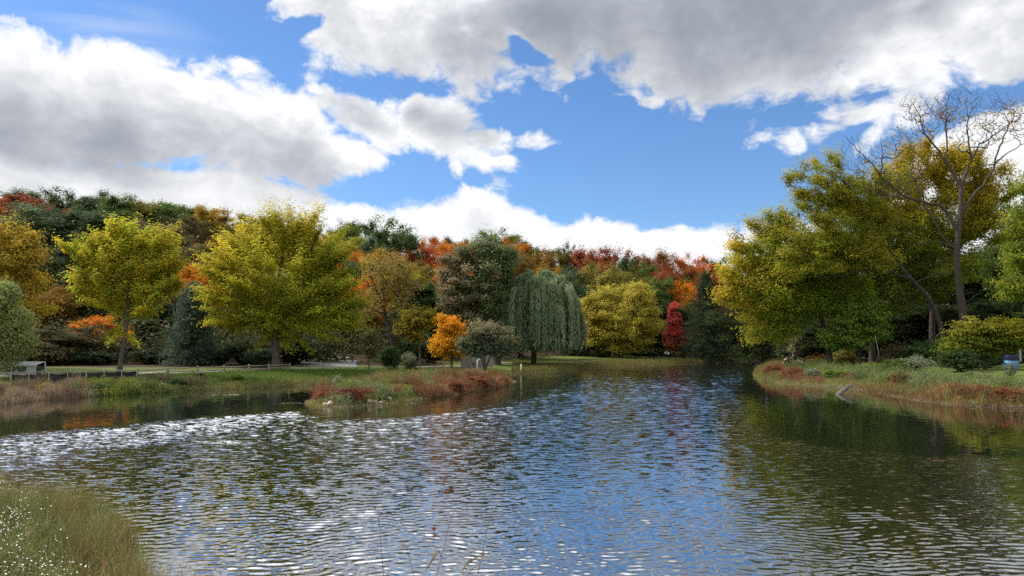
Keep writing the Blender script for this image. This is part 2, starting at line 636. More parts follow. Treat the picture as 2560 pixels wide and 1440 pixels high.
def height(X, Y):
    X, Y = np.asarray(X, float), np.asarray(Y, float)
    s, isl = shore_dist(X, Y)
    on_i = isl > -2.5
    land = 0.03 + 0.5 * (1 - np.exp(-np.maximum(s, 0) / 2.2)) + 0.38 * sstep(s, 4, 16)
    land = np.where(on_i, 0.03 + 0.34 * (1 - np.exp(-np.maximum(s, 0) / 1.4)), land)
    z = np.where(s > 0, land, np.maximum(s * 0.3, -1.3))
    t = X / np.maximum(Y, 8.0)
    base = np.interp(t, [-1.2, -0.7, -0.3, -0.12, 0.0, 0.15, 0.3, 0.6, 1.2], [52, 57, 61, 68, 84, 108, 118, 100, 90])
    top = np.interp(t, [-1.2, -0.7, -0.4, -0.15, 0.05, 0.2, 0.35, 0.8, 1.2], [17, 17, 15, 11.5, 10, 9, 9, 9, 9])
    rise = sstep(Y, base, base + 85) * 0.75 + 0.25 * np.clip((Y - base) / 70, 0, 1)
    z = z + np.where(s > 0, top * rise, 0)
    z = z + np.where(s > 1, 0.10 * fbm(X * 0.12, Y * 0.12, 9, 3) + 0.8 * rise * fbm(X * 0.05, Y * 0.05, 19, 2), 0)
    near = sstep(Y, 12, 5) * sstep(np.abs(X), 30, 15)
    z = z + np.where((s > 0), near * 0.6 * sstep(s, 1, 6), 0)
    return z


def ground_z(x, y):
    return float(height(np.array([x]), np.array([y]))[0])


def hit(px, py):
    """where the view ray through a pixel meets the ground"""
    d = ray(px, py)
    d = d / d[1]
    ys = np.linspace(7, 260, 4000)
    P = np.array([0, 0, CAM_Z]) + d[None, :] * ys[:, None]
    h = np.maximum(height(P[:, 0], P[:, 1]), 0.0)
    w = np.nonzero(P[:, 2] <= h)[0]
    i = w[0] if len(w) else len(ys) - 1
    return np.array([P[i, 0], P[i, 1], h[i]])


def build_ground():
    xs = np.concatenate([[-900, -600, -400, -250, -170, -130, -105], np.arange(-85, -46, 1.6), np.arange(-46, 62, 0.42), np.arange(62, 110, 1.8), [118, 135, 170, 240, 400, 600, 900]])
    ys = np.concatenate([[-300, -120, -60, -30, -15], np.arange(-8, 6, 1.0), np.arange(6, 70, 0.42), np.arange(70, 112, 0.7), np.arange(112, 260, 2.5), [270, 300, 350, 450, 600, 900, 1500, 2500]])
    X, Y = np.meshgrid(xs, ys)
    Z = height(X, Y)
    s, isl = shore_dist(X, Y)
    ny, nx = X.shape
    V = np.stack([X, Y, Z], -1).reshape(-1, 3)
    i = np.arange(ny - 1)[:, None] * nx + np.arange(nx - 1)[None, :]
    Q = np.stack([i, i + 1, i + nx + 1, i + nx], -1).reshape(-1, 4)
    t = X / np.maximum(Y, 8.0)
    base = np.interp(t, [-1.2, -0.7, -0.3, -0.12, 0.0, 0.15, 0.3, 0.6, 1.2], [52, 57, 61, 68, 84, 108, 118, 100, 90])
    wood = sstep(Y, base - 4 - 5 * sstep(-t, 0.2, 0.4), base + 6 - 7 * sstep(-t, 0.2, 0.4))  # on the left pulled over the lawn, its litter colour painting in tree shade
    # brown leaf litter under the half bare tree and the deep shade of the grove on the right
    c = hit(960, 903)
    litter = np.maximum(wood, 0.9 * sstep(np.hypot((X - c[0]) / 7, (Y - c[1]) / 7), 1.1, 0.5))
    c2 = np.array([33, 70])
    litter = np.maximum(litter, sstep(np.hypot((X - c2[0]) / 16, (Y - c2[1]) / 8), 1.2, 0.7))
    mud = sstep(s, 1.0, 0.1)
    m, k, bs = new_mat("lawn_and_soil")
    tc = k.n('ShaderNodeTexCoord')
    o = tc.outputs['Object']
    n1 = k.noise(o, 0.35, 4, 0.6)
    n2 = k.noise(o, 3.0, 5, 0.65)
    n3 = k.noise(o, 22.0, 4, 0.7)
    gr = k.mix(k.smooth(n1, 0.35, 0.65), (0.050, 0.105, 0.016), (0.105, 0.125, 0.026))
    gr = k.mix(k.smooth(n3, 0.35, 0.7, 0, 0.8), gr, (0.16, 0.17, 0.045))
    gr = k.mix(k.smooth(n2, 0.55, 0.72, 0, 0.6), gr, (0.035, 0.06, 0.012))
    litter_shade = k.mix(k.smooth(n3, 0.4, 0.65), (0.028, 0.018, 0.011), (0.10, 0.055, 0.028))
    litter_shade = k.mix(k.smooth(n2, 0.5, 0.7, 0, 0.7), litter_shade, (0.03, 0.045, 0.014))
    md = k.mix(k.smooth(n2, 0.35, 0.65), (0.055, 0.042, 0.028), (0.16, 0.125, 0.085))
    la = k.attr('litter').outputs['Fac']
    ma = k.attr('mud').outputs['Fac']
    wob = k.m('MULTIPLY', k.m('SUBTRACT', n2, 0.5), 0.8)
    c1 = k.mix(k.smooth(k.m('ADD', la, wob), 0.35, 0.65), gr, litter_shade)
    c1 = k.mix(k.smooth(k.m('ADD', ma, wob), 0.4, 0.7), c1, md)
    k.link(c1, bs.inputs['Base Color'])
    bs.inputs['Roughness'].default_value = 0.9
    bs.inputs['Specular IOR Level'].default_value = 0.15
    b = k.n('ShaderNodeBump')
    b.inputs['Strength'].default_value = 0.8
    b.inputs['Distance'].default_value = 0.12
    k.link(k.m('ADD', n2, n3), b.inputs['Height'])
    k.link(b.outputs[0], bs.inputs['Normal'])
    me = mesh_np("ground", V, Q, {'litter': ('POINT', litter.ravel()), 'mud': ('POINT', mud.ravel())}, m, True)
    tag(link("ground", me), "grassy banks and wooded hillside around the pond", "ground", kind="structure")


build_ground()


# ------------------------------------------------------------------ water
def poly_world(pix):
    return np.array([tuple(lv(*p)) for p in pix])


CALM = [
    # sheltered water along the far left bank
    (poly_world([(-500, 1160), (-200, 1112), (0, 1090), (200, 1072), (400, 1052), (600, 1036), (760, 1024), (800, 1012), (830, 1000), (900, 975), (1000, 962), (1200, 948), (1290, 938), (1262, 936), (1000, 945), (700, 960), (400, 974), (0, 1003), (-500, 1040)]), 0.10, 1.4),
    # lee of the island
    (poly_world([(740, 1030), (830, 1022), (1000, 1010), (1200, 985), (1300, 960), (1330, 935), (1420, 935), (1400, 965), (1300, 1000), (1180, 1025), (1000, 1046), (850, 1052)]), 0.30, 1.6),
    # mirror under the trees on the right
    (poly_world([(1840, 965), (1835, 1000), (1850, 1045), (1920, 1090), (2080, 1120), (2300, 1140), (2560, 1150), (2900, 1160), (3200, 1060), (2560, 1010), (2200, 975), (1900, 935)]), 0.09, 1.6),
    # dark sliver between the two aerators
    (poly_world([(130, 1122), (250, 1118), (430, 1112), (420, 1126), (250, 1136), (120, 1140)]), 0.6, 1.0),
]
FOAM = [(565, 1106, 1.3, 0.75, 1.0), (650, 1040, 4.2, 1.4, 0.25), (565, 987, 1.5, 0.6, 0.9), (752, 1008, 1.8, 0.5, 0.7)]


def build_water():
    # fan of cells, finer towards the near shore; the ripples themselves are a function of the place
    r = [5.6]
    while r[-1] < 24:
        r.append(r[-1] * 1.0019)
    g = 1.0019
    while r[-1] < 175:
        g = 1.0021 if r[-1] < 115 else min(g * 1.01, 1.03)
        r.append(r[-1] * g)
    r = np.array(r)
    th = np.concatenate([np.linspace(-1.35, -0.66, 60)[:-1], np.linspace(-0.66, 0.66, 900), np.linspace(0.66, 1.45, 70)[1:]])
    T, R = np.meshgrid(th, r)
    X, Y = R * np.sin(T), R * np.cos(T)
    rip = np.ones_like(X)
    wob = fbm(X * 0.7, Y * 0.5, 31, 3)
    for poly, lo, soft in CALM:
        sd = signed_dist(poly, X, Y) + wob * soft * 0.5
        rip = np.minimum(rip, 1 - (1 - lo) * sstep(sd, -soft * 0.45, soft * 0.55))
    streak = poly_world([(-300, 1150), (0, 1092), (380, 1058), (740, 1026), (770, 1040), (620, 1072), (420, 1110), (180, 1150), (-300, 1260)])
    stk = sstep(signed_dist(streak, X, Y) + 0.8 * wob, -0.7, 1.6)
    gust = 0.84 + 0.3 * fbm(X * 0.16 + 3, Y * 0.07, 44, 3)
    foam = np.zeros_like(X)
    for px, py, rx, ry, a in FOAM:
        c = lv(px, py)
        d = np.hypot((X - c[0]) / rx, (Y - c[1]) / ry)
        foam = np.maximum(foam, a * sstep(d, 1.1, 0.1))
    rip = np.maximum(rip * gust * (1 + 0.85 * stk), foam * 0.9)
    w, _ = shore_dist(X, Y)
    rip *= 0.25 + 0.75 * sstep(-w, 0.1, 1.6)
    near = sstep(R, 26, 9)
    # the aerators keep the left part of the pond choppy
    ca = lv(600, 1085)
    chop = 1 + 1.1 * sstep(np.hypot((X - ca[0]) / 13, (Y - ca[1]) / 15), 1.15, 0.25)
    rip = rip * np.where(rip > 0.5, chop, 1)
    rng = np.random.default_rng(4)
    Z = np.zeros_like(X)
    wx = X + 0.25 * value_noise(X * 0.8, Y * 0.8, 71)
    wy = Y + 0.25 * value_noise(X * 0.7 + 9, Y * 0.9, 72)
    for i in range(60):
        lam = 0.055 * (4.0 ** rng.random())
        a = math.radians(96) + rng.normal(0, 0.5)
        kx, ky = math.cos(a) * 2 * math.pi / lam, math.sin(a) * 2 * math.pi / lam
        slope = 0.0165 * (1.2 if 0.09 < lam < 0.20 else 0.75)
        amp = slope * lam / (2 * math.pi)
        fade = sstep(R, 105 * lam + 1, 58 * lam)      # short ripples end where the cells get too wide for them
        ph = kx * wx + ky * wy + rng.random() * 6.28
        Z += amp * fade * (np.sin(ph) + 0.25 * np.sin(2 * ph + 0.6))
    far = sstep(Y, 13, 38)                             # longer ripples where the wind has had more water to work on
    for i in range(26):
        lam = 0.32 * (4.2 ** rng.random())
        a = math.radians(98) + rng.normal(0, 0.55)
        kx, ky = math.cos(a) * 2 * math.pi / lam, math.sin(a) * 2 * math.pi / lam
        amp = 0.018 * lam / (2 * math.pi)
        ph = kx * wx + ky * wy + rng.random() * 6.28
        Z += amp * far * sstep(R, 105 * lam + 1, 70 * lam) * (np.sin(ph) + 0.2 * np.sin(2 * ph + 0.6))
    Z *= rip
    nr, nt = X.shape
    V = np.stack([X, Y, Z], -1).reshape(-1, 3)
    i = np.arange(nr - 1)[:, None] * nt + np.arange(nt - 1)[None, :]
    Q = np.stack([i, i + nt, i + nt + 1, i + 1], -1).reshape(-1, 4)
    keep = (w < 1.2).ravel()
    kq = keep[Q].any(1)
    Q = Q[kq]
    used = np.zeros(len(V), bool)
    used[Q.ravel()] = True
    remap = np.cumsum(used) - 1
    Q = remap[Q]
    fine = (0.8 - near * 0.6) * rip * (1 + 0.7 * stk)
    m, k, bs = new_mat("pond_water")
    bs.inputs['Base Color'].default_value = (0.009, 0.012, 0.008, 1)
    bs.inputs['Roughness'].default_value = 0.025
    bs.inputs['IOR'].default_value = 1.75
    geo = k.n('ShaderNodeNewGeometry')
    mp = k.n('ShaderNodeMapping')
    k.link(geo.outputs['Position'], mp.inputs[0])
    mp.inputs['Scale'].default_value = (1.0, 2.3, 0)
    mp.inputs['Rotation'].default_value = (0, 0, 0.10)
    n1 = k.noise(mp.outputs[0], 2.6, 3, 0.55, '2D', out=1)
    n2 = k.noise(mp.outputs[0], 9.0, 2, 0.5, '2D', out=1)
    f = k.attr('fine').outputs['Fac']

    def slopes(col, gain):
        v = k.n('ShaderNodeVectorMath', operation='MULTIPLY_ADD')
        k.link(col, v.inputs[0])
        v.inputs[1].default_value = (gain * 0.6, gain, 0)
        v.inputs[2].default_value = (-gain * 0.3, -gain * 0.5, 0)
        return v.outputs[0]
    add = k.n('ShaderNodeVectorMath', operation='ADD')
    k.link(slopes(n1, 0.62), add.inputs[0])
    k.link(slopes(n2, 0.34), add.inputs[1])
    sc = k.n('ShaderNodeVectorMath', operation='SCALE')
    k.link(add.outputs[0], sc.inputs[0])
    k.link(f, sc.inputs['Scale'])
    nn = k.n('ShaderNodeVectorMath', operation='ADD')
    k.link(geo.outputs['Normal'], nn.inputs[0])
    k.link(sc.outputs[0], nn.inputs[1])
    no = k.n('ShaderNodeVectorMath', operation='NORMALIZE')
    k.link(nn.outputs[0], no.inputs[0])
    k.link(no.outputs[0], bs.inputs['Normal'])
    # bubbles above the aerators
    fo = k.attr('foam').outputs['Fac']
    nb = k.noise(mp.outputs[0], 5.0, 5, 0.75, '2D')
    fm = k.m('MULTIPLY', k.smooth(k.m('ADD', nb, k.m('MULTIPLY', fo, 0.20)), 0.68, 0.84), k.smooth(fo, 0.05, 0.4))
    df = k.n('ShaderNodeBsdfDiffuse')
    df.inputs[0].default_value = (0.8, 0.84, 0.86, 1)
    ms = k.n('ShaderNodeMixShader')
    k.link(fm, ms.inputs[0])
    gl = k.n('ShaderNodeBsdfGlossy')
    gl.inputs['Color'].default_value = (0.97, 0.98, 1.0, 1)
    gl.inputs['Roughness'].default_value = 0.03
    k.link(no.outputs[0], gl.inputs['Normal'])
    m2 = k.n('ShaderNodeMixShader')
    m2.inputs[0].default_value = 0.36
    k.link(bs.outputs[0], m2.inputs[1])
    k.link(gl.outputs[0], m2.inputs[2])
    k.link(m2.outputs[0], ms.inputs[1])
    k.link(df.outputs[0], ms.inputs[2])
    k.link(ms.outputs[0], m.node_tree.nodes['Material Output'].inputs[0])
    me = mesh_np("pond_water", V[used], Q, {'fine': ('POINT', fine.ravel()[used]), 'foam': ('POINT', foam.ravel()[used])}, m, True)
    tag(link("pond_water", me), "rippled pond reflecting the sky and the trees", "water", kind="structure")


build_water()


# ------------------------------------------------------------------ trees
def unit(v):
    return v / (np.linalg.norm(v, axis=-1, keepdims=True) + 1e-9)


def sphere_dirs(n, rng):
    return unit(rng.normal(size=(n, 3)))


def leaf_quads(C, N, L, W, rng, along=None):
    """one pointed, slightly folded leaf per centre: (4n,3), (n,4)"""
    n = len(C)
    r = rng.normal(size=(n, 3))
    A = unit(np.cross(N, r))
    if along is not None:
        A = unit(along - unit(N) * (along * unit(N)).sum(1, keepdims=True) + 1e-4 * A)
    B = np.cross(unit(N), A)
    L = np.broadcast_to(L, n)[:, None]
    W = np.broadcast_to(W, n)[:, None]
    droop = unit(N) * L * 0.18
    V = np.stack([C - A * L * 0.5 - droop, C + B * W * 0.5 + A * L * 0.05, C + A * L * 0.5 - droop, C - B * W * 0.5 + A * L * 0.05], 1).reshape(-1, 3)
    return V, np.arange(4 * n).reshape(n, 4)


class Skeleton:
    def __init__(self):
        self.P, self.par, self.rmin = [], [], []

    def add(self, p, par, rmin=0.0):
        self.P.append(np.asarray(p, float))
        self.par.append(par)
        self.rmin.append(rmin)
        return len(self.P) - 1

    def polyline(self, pts, par, r0, r1):
        """a main limb with given thickness, subdivided; returns its node ids"""
        pts = [np.asarray(p, float) for p in pts]
        ids = []
        L = [0]
        for a, b in zip(pts, pts[1:]):
            L.append(L[-1] + np.linalg.norm(b - a))
        n = max(4, int(L[-1] / 0.45))
        ts = np.linspace(0, L[-1], n + 1)
        Q = np.stack([np.interp(ts, L, [p[i] for p in pts]) for i in range(3)], 1)
        if len(Q) > 4:                            # round the corners
            for _ in range(3):
                Q[1:-1] = 0.25 * Q[:-2] + 0.5 * Q[1:-1] + 0.25 * Q[2:]
        for i, q in enumerate(Q):
            if par is not None and i == 0:
                continue
            t = ts[i] / L[-1]
            par = self.add(q, -1 if par is None else par, r0 + (r1 - r0) * t ** 0.8)
            ids.append(par)
        return ids

    def reach(self, tips, rng, up=0.35, wig=0.12, steps=4, free_from=0):
        """grow a twig from the nearest suitable node to each tip; returns end ids"""
        ends = []
        order = np.argsort(np.linalg.norm(tips - self.P[min(len(self.P) - 1, 3)], axis=1))
        for ti in order:
            t = tips[ti]
            P = np.array(self.P[free_from:])
            d = t - P
            dist = np.linalg.norm(d, axis=1)
            cost = dist + up * np.maximum(0, P[:, 2] - t[2]) * 2.0 + 0.25 * np.maximum(0, 0.6 - dist)
            j = int(np.argmin(cost)) + free_from
            p0 = self.P[j]
            pp = self.P[self.par[j]] if self.par[j] >= 0 else p0 - np.array([0, 0, 1])
            tang = unit(p0 - pp)
            D = np.linalg.norm(t - p0)
            n = max(2, min(steps, int(D / 0.35) + 1))
            c1 = p0 + tang * D * 0.33 + np.array([0, 0, 0.08 * D])
            c2 = t - unit(t - p0) * D * 0.3 + rng.normal(0, wig * D * 0.5, 3)
            par = j
            for i in range(1, n + 1):
                s = i / n
                q = (1 - s) ** 3 * p0 + 3 * (1 - s) ** 2 * s * c1 + 3 * (1 - s) * s * s * c2 + s ** 3 * t
                if i < n:
                    q = q + rng.normal(0, wig * D * 0.12, 3)
                par = self.add(q, par)
            ends.append((ti, par))
        return ends

    def tubes(self, r_tip=0.012, power=0.46, sides=5, rmax=None):
        n = len(self.P)
        P = np.array(self.P)
        w = np.zeros(n)
        kids = [[] for _ in range(n)]
        for i in range(n):
            if self.par[i] >= 0:
                kids[self.par[i]].append(i)
        for i in range(n - 1, -1, -1):
            if not kids[i]:
                w[i] = 1
            if self.par[i] >= 0:
                w[self.par[i]] += w[i]
        r = np.maximum(r_tip * w ** power, np.array(self.rmin))
        if rmax:
            r = np.minimum(r, rmax)
        paths, radii = [], []
        done = np.zeros(n, bool)
        for i in range(n):
            if done[i]:
                continue
            start = [self.par[i], i] if self.par[i] >= 0 else [i]
            done[i] = True
            cur = i
            while kids[cur]:
                opts = [c for c in kids[cur] if not done[c]]
                if not opts:
                    break
                nx = max(opts, key=lambda c: (self.rmin[c], w[c]))
                done[nx] = True
                start.append(nx)
                cur = nx
            R = r[start].copy()
            if self.par[i] >= 0:
                R[0] = min(R[0], R[1] * 1.25)
            if len(start) > 1:
                paths.append(P[start])
                radii.append(R)
        return tube_arrays(paths, radii, sides), r


def lobe_points(lobes, n, rng, shell=0.55):
    vol = np.array([l[1][0] * l[1][1] * l[1][2] for l in lobes]) ** 0.75
    idx = rng.choice(len(lobes), n, p=vol / vol.sum())
    C = np.array([l[0] for l in lobes])[idx]
    R = np.array([l[1] for l in lobes])[idx]
    d = sphere_dirs(n, rng)
    rad = shell + (1 - shell) * rng.random(n) ** 0.6
    return C + d * R * rad[:, None], d


def crown_mesh(name, tips, outd, n_leaf, size, aspect, spread, flat, rng, mat, centre, along=1.3, upward=0.5, tint_fn=None, hang=0.0, tint_spread=0.55, size_var=0.5, feather=False):
    """clumps of leaves round the twig ends"""
    nt = len(tips)
    per = rng.multinomial(n_leaf, rng.dirichlet(np.full(nt, 6.0)))
    ci = np.repeat(np.arange(nt), per)
    o = unit(np.where(np.abs(outd).sum(1, keepdims=True) > 0, outd, [[0, 0, 1]]))
    oh = unit(o * [1, 1, 0.85 if feather else 0.35])[ci]
    side = unit(np.cross(oh, [[0, 0, 1.0]]))
    upv = np.cross(side, oh)
    g = rng.normal(size=(len(ci), 3)) * 0.62
    sc = (spread * (0.75 + 0.5 * rng.random(nt)))[ci][:, None]
    off = (oh * g[:, [0]] * along + side * g[:, [1]] + upv * g[:, [2]] * flat) * sc
    off[:, 2] -= hang * (np.abs(g[:, 0]) + np.abs(g[:, 1])) * sc[:, 0]
    C = tips[ci] + off
    Nn = unit(off * [0.8, 0.8, 1.3] / sc) * 0.75 + np.array([0, 0, upward]) + rng.normal(size=(len(ci), 3)) * 0.33 + o[ci] * 0.35
    L = size * (1 - size_var + 2 * size_var * rng.random(len(ci)))
    if feather:                                   # leaves point along their twig
        V, Q = leaf_quads(C, Nn, L * 1.25, L * aspect * 0.85, rng, oh + rng.normal(0, 0.38, oh.shape))
    else:
        V, Q = leaf_quads(C, Nn, L, L * aspect, rng)
    ct = np.clip(rng.normal(0.5, tint_spread * 0.5, nt), 0, 1)
    if tint_fn is not None:
        ct = np.clip(tint_fn(tips) + rng.normal(0, 0.16, nt), 0, 1)
    tint = np.clip(ct[ci] + rng.normal(0, 0.16, len(ci)), 0, 1)
    shade = np.clip(rng.normal(1.0, 0.13, len(ci)) * (1 + 0.19 * rng.normal(size=nt))[ci], 0.5, 1.6)
    return mesh_np(name, V, Q, {'tint': ('FACE', tint), 'shade': ('FACE', shade)}, mat)


def px_lobe(spec, Y, base):
    px, py, rx, ry = spec[:4]
    dY = spec[4] if len(spec) > 4 else 0.0
    k = (Y + dY) / F
    c = at(px, py, Y + dY) - base
    return (c, np.array([rx * k, 0.85 * math.sqrt(rx * ry) * k, ry * k]))


def hero_tree(name, label, cat, base_px, Y, trunk, lobes, n_tips, n_leaf, size, colA, colB, r0=0.2, r1=0.05, limbs=(), aspect=0.62,
              spread=0.55, flat=0.45, along=1.3, upward=0.5, hang=0.0, seed=1, mat=None, bark=None, tint_fn=None, shell=0.45, r_tip=0.012, power=0.46,
              tint_spread=0.55, bare_tips=0, bare_lobes=None, sides=7, twig_wig=0.12, group=None, bare_steps=5, feather=False):
    rng = np.random.default_rng(seed)
    p = at(base_px[0], base_px[1], Y)
    base = np.array([p[0], Y, ground_z(p[0], Y)])
    root = thing(name, label, cat, base, 0, group)
    sk = Skeleton()
    pts = [np.array([0, 0, -0.25])]
    for q in trunk:
        w = at(q[0], q[1], Y + (q[2] if len(q) > 2 else 0)) - base
        if w[2] > 0.3:
            pts.append(w)
    ids = sk.polyline(pts, None, r0, r1)
    sk.rmin[0] = r0 * 1.5
    sk.rmin[1] = max(sk.rmin[1], r0 * 1.15)
    for lm in limbs:                              # (pixel polyline, r start, r end)
        P = [at(q[0], q[1], Y + (q[2] if len(q) > 2 else 0)) - base for q in lm[0]]
        A = np.array(sk.P)
        j = int(np.argmin(np.linalg.norm(A - P[0], axis=1)))
        lid = sk.polyline([sk.P[j]] + P[1:], j, lm[1], lm[2])
        for q in lid[1:-1]:
            sk.P[q] = sk.P[q] + rng.normal(0, 0.055, 3)
    LB = [px_lobe(l, Y, base) for l in lobes]
    tips, d = lobe_points(LB, n_tips, rng, shell)
    tips[:, 2] = np.maximum(tips[:, 2], 0.35)
    first = max(1, int(len(ids) * 0.3))
    sk.reach(tips, rng, free_from=first, wig=twig_wig)
    if bare_tips:
        BL = [px_lobe(l, Y, base) for l in (bare_lobes or lobes)]
        bt, _ = lobe_points(BL, bare_tips, rng, 0.3)
        sk.reach(bt, rng, free_from=first, wig=0.2, steps=bare_steps)
    (tv, tq), rr = sk.tubes(r_tip, power, sides)
    link('trunk', mesh_np('trunk', tv, tq, None, bark or BARK, True), root)
    centre = np.mean([l[0] for l in LB], axis=0)
    outd = unit(tips - np.array([0, 0, centre[2] * 0.6])) * 0.7 + d * 0.5
    if feather:
        outd = unit(tips - np.array([0, 0, centre[2] * 0.5])) + d * 0.3
    me = crown_mesh('crown', tips, outd, n_leaf, size, aspect, spread, flat, rng, mat or LEAF, centre, along, upward, tint_fn, hang, tint_spread, feather=feather)
    cr = link('crown', me, root)
    cr['leaf_a'] = [float(x) * 1.38 for x in colA]
    cr['leaf_b'] = [float(x) * 1.38 for x in colB]
    return root


# ---- library of crowns for the wooded hill, 12 m tall and about 9 m wide
def library_tree(seed, kind):
    rng = np.random.default_rng(seed)
    H = 12.0
    sk = Skeleton()
    if kind == 'cone':
        sk.polyline([(0, 0, -0.3), (0, 0, 6), (0, 0, H)], None, 0.22, 0.02)
        tips, outd = [], []
        for z in np.arange(1.0, H - 0.2, 0.55):
            rad = 3.3 * (1 - z / H) ** 0.8 + 0.15
            n = int(5 + rad * 5)
            a0 = rng.random() * 6.28
            for i in range(n):
                a = a0 + i * 6.283 / n + rng.normal(0, 0.12)
                rr = rad * (0.35 + 0.65 * rng.random())
                tips.append([rr * math.cos(a), rr * math.sin(a), z - 0.22 * rr + rng.normal(0, 0.15)])
                outd.append([math.cos(a), math.sin(a), -0.2])
        tips, outd = np.array(tips), np.array(outd)
        me = crown_mesh('crown', tips, outd, 15000, 0.30, 0.42, 0.42, 0.35, rng, LEAF, None, 1.5, 0.3, hang=0.25)
        for t in tips[::7]:
            j = int(np.argmin([abs(p[2] - t[2] - 0.4) for p in sk.P[:30]]))
            sk.add(t, j)
    else:
        base_f = {'round': 0.22, 'oval': 0.15, 'loose': 0.25, 'tall': 0.12, 'wide': 0.2}[kind]
        wide = {'round': 4.2, 'oval': 3.6, 'loose': 4.2, 'tall': 3.0, 'wide': 4.8}[kind]
        z0 = H * base_f
        lobes = []
        nl = {'round': 15, 'oval': 13, 'loose': 15, 'tall': 12, 'wide': 16}[kind]
        for i in range(nl):
            t = (i + 0.5) / nl
            z = z0 + (H - z0 - 1.6) * t ** 0.85
            prof = math.sin(math.pi * min(1, 0.14 + 0.70 * t)) ** 0.55
            rad = wide * prof * 0.66
            a = i * 2.4 + rng.normal(0, 0.4)
            rr = rad * (0.55 + 0.5 * rng.random())
            s = wide * (0.30 + 0.14 * rng.random()) * (0.7 + 0.5 * prof)
            lobes.append((np.array([rr * math.cos(a), rr * math.sin(a), z]), np.array([s, s, s * 0.8])))
        lobes.append((np.array([0, 0, H * 0.62]), np.array([wide * 0.5, wide * 0.5, H * 0.27])))
        sk.polyline([(0, 0, -0.3), (0.1, 0, H * 0.3), (rng.normal(0, .3), rng.normal(0, .3), H * 0.6), (rng.normal(0, .4), rng.normal(0, .4), H * 0.85)], None, 0.24, 0.05)
        tips, d = lobe_points(lobes, 230 if kind != 'loose' else 170, rng, 0.6)
        outd = unit(tips - np.array([0, 0, H * 0.4]))
        sk.reach(tips[::2], rng, free_from=6)
        nlf = {'loose': 19000}.get(kind, 27000)
        me = crown_mesh('crown', tips, outd, nlf, 0.20, 0.66, 0.58, 0.6, rng, LEAF, None, 1.15, 0.5)
    (tv, tq), _ = sk.tubes(0.014, 0.46, 5)
    return mesh_np('trunk', tv, tq, None, BARK_DARK, True), me


LIB = {}
for kd, seeds in (('round', (101, 102, 103)), ('oval', (111, 112)), ('loose', (121, 122)), ('tall', (131,)), ('wide', (141, 142)), ('cone', (151,))):
    LIB[kd] = [library_tree(s, kd) for s in seeds]
LIB_W = {'round': 9.6, 'oval': 8.2, 'loose': 9.6, 'tall': 7.0, 'wide': 11.0, 'cone': 7.0}
lib_count = {k: 0 for k in LIB}

PAL = {
    'dg': ((0.026, 0.050, 0.016), (0.045, 0.072, 0.020)),
    'bg': ((0.038, 0.063, 0.028), (0.080, 0.105, 0.056)),
    'vd': ((0.022, 0.038, 0.013), (0.042, 0.052, 0.018)),
    'mg': ((0.045, 0.085, 0.018), (0.085, 0.115, 0.022)),
    'og': ((0.075, 0.085, 0.016), (0.130, 0.115, 0.020)),
    'yg': ((0.170, 0.180, 0.018), (0.290, 0.240, 0.020)),
    'ol': ((0.130, 0.130, 0.030), (0.210, 0.170, 0.035)),
    'go': ((0.280, 0.160, 0.016), (0.180, 0.130, 0.020)),
    'or': ((0.420, 0.125, 0.012), (0.330, 0.160, 0.014)),
    'ro': ((0.370, 0.075, 0.014), (0.300, 0.120, 0.016)),
    'rd': ((0.210, 0.036, 0.016), (0.150, 0.052, 0.016)),
    'co': ((0.380, 0.075, 0.035), (0.300, 0.100, 0.035)),
    'ru': ((0.190, 0.060, 0.018), (0.120, 0.070, 0.020)),
    'br': ((0.085, 0.060, 0.026), (0.060, 0.062, 0.022)),
    'gb': ((0.110, 0.085, 0.045), (0.075, 0.072, 0.036)),
    'ob': ((0.190, 0.095, 0.016), (0.110, 0.085, 0.018)),
}


def hill_tree(px, top, wpx, Y, pal, kind, label, name='tree', cat='tree', group='trees of the wooded hillside', width_y=None):
    p = at(px, top, Y)
    z0 = ground_z(p[0], Y)
    H = max(3.0, p[2] - z0)
    W = wpx * Y / F * (1.75 if kind != 'cone' else 1.3)
    pool = LIB[kind]
    i = lib_count[kind] % len(pool)
    lib_count[kind] += 1
    tm, cm = pool[i]
    root = thing(name, label, cat, (p[0], Y, z0 - 0.1), (px * 0.7 + top * 0.13) % 6.28, group)
    sx = W / LIB_W[kind]
    root.scale = (sx, sx, H / 12.3)
    link('trunk', tm, root)
    cr = link('crown', cm, root)
    v = 1.38 + 0.24 * ((px * 7 + top * 3) % 10) / 10
    a, b = PAL[pal]
    cr['leaf_a'] = [x * v for x in a]
    cr['leaf_b'] = [x * v for x in b]
    return root


